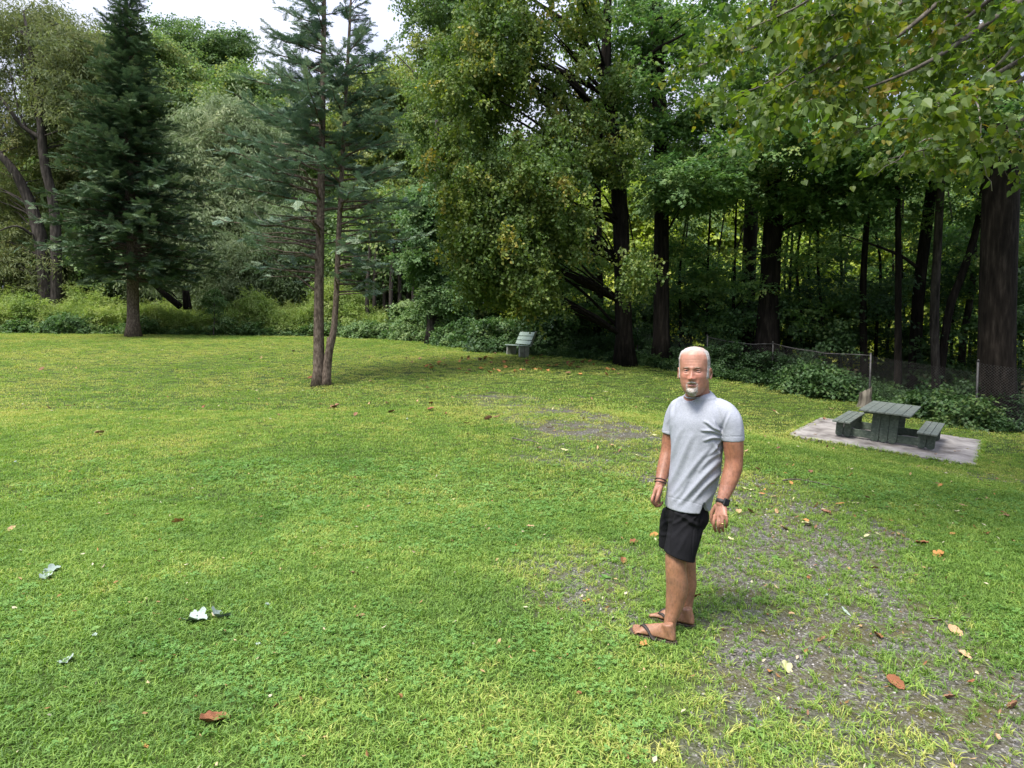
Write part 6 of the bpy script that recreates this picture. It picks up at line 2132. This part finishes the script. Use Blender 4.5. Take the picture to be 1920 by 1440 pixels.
folds(ome, [(1262, 955, 1252, 1030, 3.0, -.010), (1268, 950, 1300, 972, 3.2, .007), (1266, 962, 1310, 985, 3.6, .008), (1262, 985, 1290, 962, 3, .006), (1258, 1010, 1300, 975, 3.4, .004), (1306, 962, 1296, 1040, 1.2, -.003), (1240, 985, 1258, 975, 3, .005), (1238, 1000, 1252, 1005, 3, .004), (1318, 950, 1310, 1010, 2.2, -.004), (1309, 958, 1300, 975, 2, .005), (1270, 1035, 1292, 1000, 4, .004)])
link('shorts', ome, man, SHORTS)

# the body stays under the cloth
def tuck(me, cloth, mask, gap):
    bv = BVHTree.FromPolygons([v.co.copy() for v in cloth.vertices], [tuple(p.vertices) for p in cloth.polygons])
    c_ = getco(me); px_, py_ = pix(c_)
    for i in np.nonzero(mask(c_, px_, py_))[0]:
        co, no, _, d_ = bv.find_nearest(Vector(c_[i]))
        s_ = (Vector(c_[i]) - co).dot(no)
        if s_ > -gap and d_ < .05:
            c_[i] = np.array(co - no * gap)
    setco(me, c_)


tuck(bme, sme, lambda c_, x, y: (y > 744) & (y < 936) & ((y < 811) | ((x > 1256) & (x < 1352) & (y > 806) & (c_[:, 1] > 3.80)) ) & ((x > 1345) | (x < 1278) | (y > 762)), .010)
tuck(bme, ome, lambda c_, x, y: (y > 922) & (y < 1018) & (x > 1247) & (x < 1329) & (c_[:, 1] > 3.74), .010)
for me_ in (bme,): me_.update()

# ---- sandals
RUB = noise_mat('dark brown rubber', (.018, .014, .012), (.045, .035, .030), 60, .6, .3, .001)
FOOTBED = noise_mat('worn brown footbed', (.03, .021, .017), (.065, .045, .036), 60, .8, .3, .001)
for H_, T_v, med in ((H1_, T1_, -1), (H2_, T2_, 1)):
    f_, l_ = foot_frame(H_.copy(), T_v.copy()); L_ = np.linalg.norm((T_v - H_)[:2])
    sd = empty('sandal', V(H_)); sd.parent = man; sd.matrix_parent_inverse = Matrix.LocRotScale(man.location, man.rotation_euler, man.scale).inverted()
    out = []
    for i in range(36):
        a = i / 36 * 2 * math.pi
        t_ = .5 - .5 * math.cos(a)
        hw = .036 + .016 * smooth(.45, .8, t_) - .003 * math.exp(-((t_ - .4) / .15) ** 2)
        y = math.copysign(abs(math.sin(a)) ** .55, math.sin(a)) * hw + med * .004 * t_
        out.append((t_ * L_ * 1.0, y))
    for nm, z0_, z1_, sc, mt in (('sole', .004, .022, 1.0, RUB), ('footbed', .0215, .031, .985, FOOTBED)):
        q = MB(); n_ = len(out)
        vs_ = [H_ + f_ * (x * sc + L_ * (1 - sc) / 2) + l_ * y * sc + [0, 0, z_ + GZ - H_[2] + (.006 * smooth(.85, 1, x / L_))] for z_ in (z0_, z1_) for x, y in out]
        q.add(vs_, [list(range(n_))[::-1], [n_ + i for i in range(n_)]] + [[i, (i + 1) % n_, n_ + (i + 1) % n_, n_ + i] for i in range(n_)])
        o = bevel_mesh(q.build(nm, mt, sd, False), .003)
        o.matrix_parent_inverse = Matrix.Translation(-Vector(V(H_)))
    # thong straps: from between the toes over the instep to both sides
    bvh = BVHTree.FromPolygons([v.co for v in bme.vertices], [p.vertices for p in bme.polygons])
    for s in (-1, 1):
        A_ = H_ + f_ * L_ * .80 + l_ * med * .020; B_ = H_ + f_ * L_ * .36 + l_ * s * .043
        pts = []
        for t_ in np.linspace(0, 1, 15):
            p_ = A_ * (1 - t_) + B_ * t_ + l_ * s * .014 * math.sin(t_ * math.pi)
            h_ = bvh.ray_cast(V([p_[0], p_[1], GZ + .25]), Vector((0, 0, -1)))
            z_ = h_[0].z if h_[0] is not None and h_[0].z < GZ + .13 else GZ + .03
            pts.append([p_[0], p_[1], max(z_, GZ + .03)])
        pts = np.array(pts); pts[0, 2] = GZ + .035; pts[-1, 2] = GZ + .028
        for _ in range(2): pts[1:-1, 2] = np.maximum(pts[1:-1, 2], (pts[:-2, 2] + pts[2:, 2]) / 2)
        w_ = np.interp(np.linspace(0, 1, 15), [0, .25, .7, 1], [.0055, .012, .0175, .016])
        q = MB(); vs_ = []
        for i, p_ in enumerate(pts):
            tg = pts[min(i + 1, 14)] - pts[max(i - 1, 0)]; tg /= np.linalg.norm(tg)
            sd_ = np.cross(tg, [0, 0, 1]); sd_ /= np.linalg.norm(sd_)
            dr = -.004
            vs_ += [p_ + sd_ * w_[i] + [0, 0, -.001], p_ + sd_ * w_[i] * .8 + [0, 0, .006], p_ - sd_ * w_[i] * .8 + [0, 0, .006], p_ - sd_ * w_[i] + [0, 0, -.001]]
        fs_ = [[4 * i + k, 4 * i + (k + 1) % 4, 4 * (i + 1) + (k + 1) % 4, 4 * (i + 1) + k] for i in range(14) for k in range(4)] + [[0, 1, 2, 3], [59, 58, 57, 56]]
        q.add(vs_, fs_); o = q.build('strap', RUB, sd)
        o.matrix_parent_inverse = Matrix.Translation(-Vector(V(H_)))


# ---- watch, bracelets, ring
def ring_around(name, a, b, r, thick, wide, mat, squash=1.0, parent=man):
    a, b = np.asarray(a), np.asarray(b); t_ = b - a; t_ /= np.linalg.norm(t_)
    u_ = np.cross(t_, [0, 0, 1.0]) if abs(t_[2]) < .9 else np.cross(t_, [1.0, 0, 0]); u_ /= np.linalg.norm(u_); w_ = np.cross(t_, u_)
    q = MB(); vs_, fs_ = [], []; N = 30
    for i in range(N):
        an = i / N * 2 * math.pi; d = u_ * math.cos(an) + w_ * math.sin(an)
        for rr, tt in ((r, -wide), (r + thick, -wide * .85), (r + thick, wide * .85), (r, wide)):
            vs_.append(a + d * rr + t_ * tt)
    for i in range(N):
        for k_ in range(4): fs_.append([4 * i + k_, 4 * i + (k_ + 1) % 4, 4 * ((i + 1) % N) + (k_ + 1) % 4, 4 * ((i + 1) % N) + k_])
    q.add(vs_, fs_)
    return q.build(name, mat, parent), t_, u_, w_


STRAP, t, bs = newmat('black silicone strap'); bs.inputs['Base Color'].default_value = (.010, .010, .011, 1); bs.inputs['Roughness'].default_value = .6
GLASS, t, bs = newmat('dark watch glass'); bs.inputs['Base Color'].default_value = (.004, .004, .005, 1); bs.inputs['Roughness'].default_value = .08
GOLD, t, bs = newmat('gold'); bs.inputs['Base Color'].default_value = (.80, .55, .22, 1); bs.inputs['Metallic'].default_value = 1; bs.inputs['Roughness'].default_value = .25
wa, wb = at(1356, 936, 3.683), at(1352, 950, 3.672)
wo_ = empty('watch', V(wa)); wo_.parent = man; wo_.matrix_parent_inverse = Matrix.LocRotScale(man.location, man.rotation_euler, man.scale).inverted()
o, t_, u_, w_ = ring_around('strap', (wa + wb) / 2 + (wb - wa) * -.15, wb, .0330, .0045, .0115, STRAP, parent=wo_)
o.matrix_parent_inverse = Matrix.Translation(-Vector(V(wa)))
ctr = (wa + wb) / 2 + (wb - wa) * -.15
d_ = np.array([.25, -.97, .05]); d_ -= t_ * (d_ @ t_); d_ /= np.linalg.norm(d_); e_ = np.cross(t_, d_)
q = MB(); q.box(ctr + d_ * .0385, t_, e_, d_, .0205, .0185, .0060); o = bevel_mesh(q.build('case', STRAP, wo_, False), .004, 3); o.matrix_parent_inverse = Matrix.Translation(-Vector(V(wa)))
q = MB(); q.box(ctr + d_ * .0450, t_, e_, d_, .0170, .0150, .0008); o = q.build('glass', GLASS, wo_, False); o.matrix_parent_inverse = Matrix.Translation(-Vector(V(wa)))
LEATHER, t, bs = newmat('dark cord'); bs.inputs['Base Color'].default_value = (.015, .010, .010, 1); bs.inputs['Roughness'].default_value = .7
ring_around('bracelet', at(1239, 900.5, 3.98), at(1237.5, 907, 3.97), .0345, .0035, .0022, LEATHER)
ring_around('bracelet', at(1238, 905, 3.973), at(1237, 911, 3.965), .0330, .0035, .0026, LEATHER)
ring_around('wedding_ring', at(1354.6, 981, 3.606), at(1354.7, 985, 3.608), .0100, .0018, .0028, GOLD)
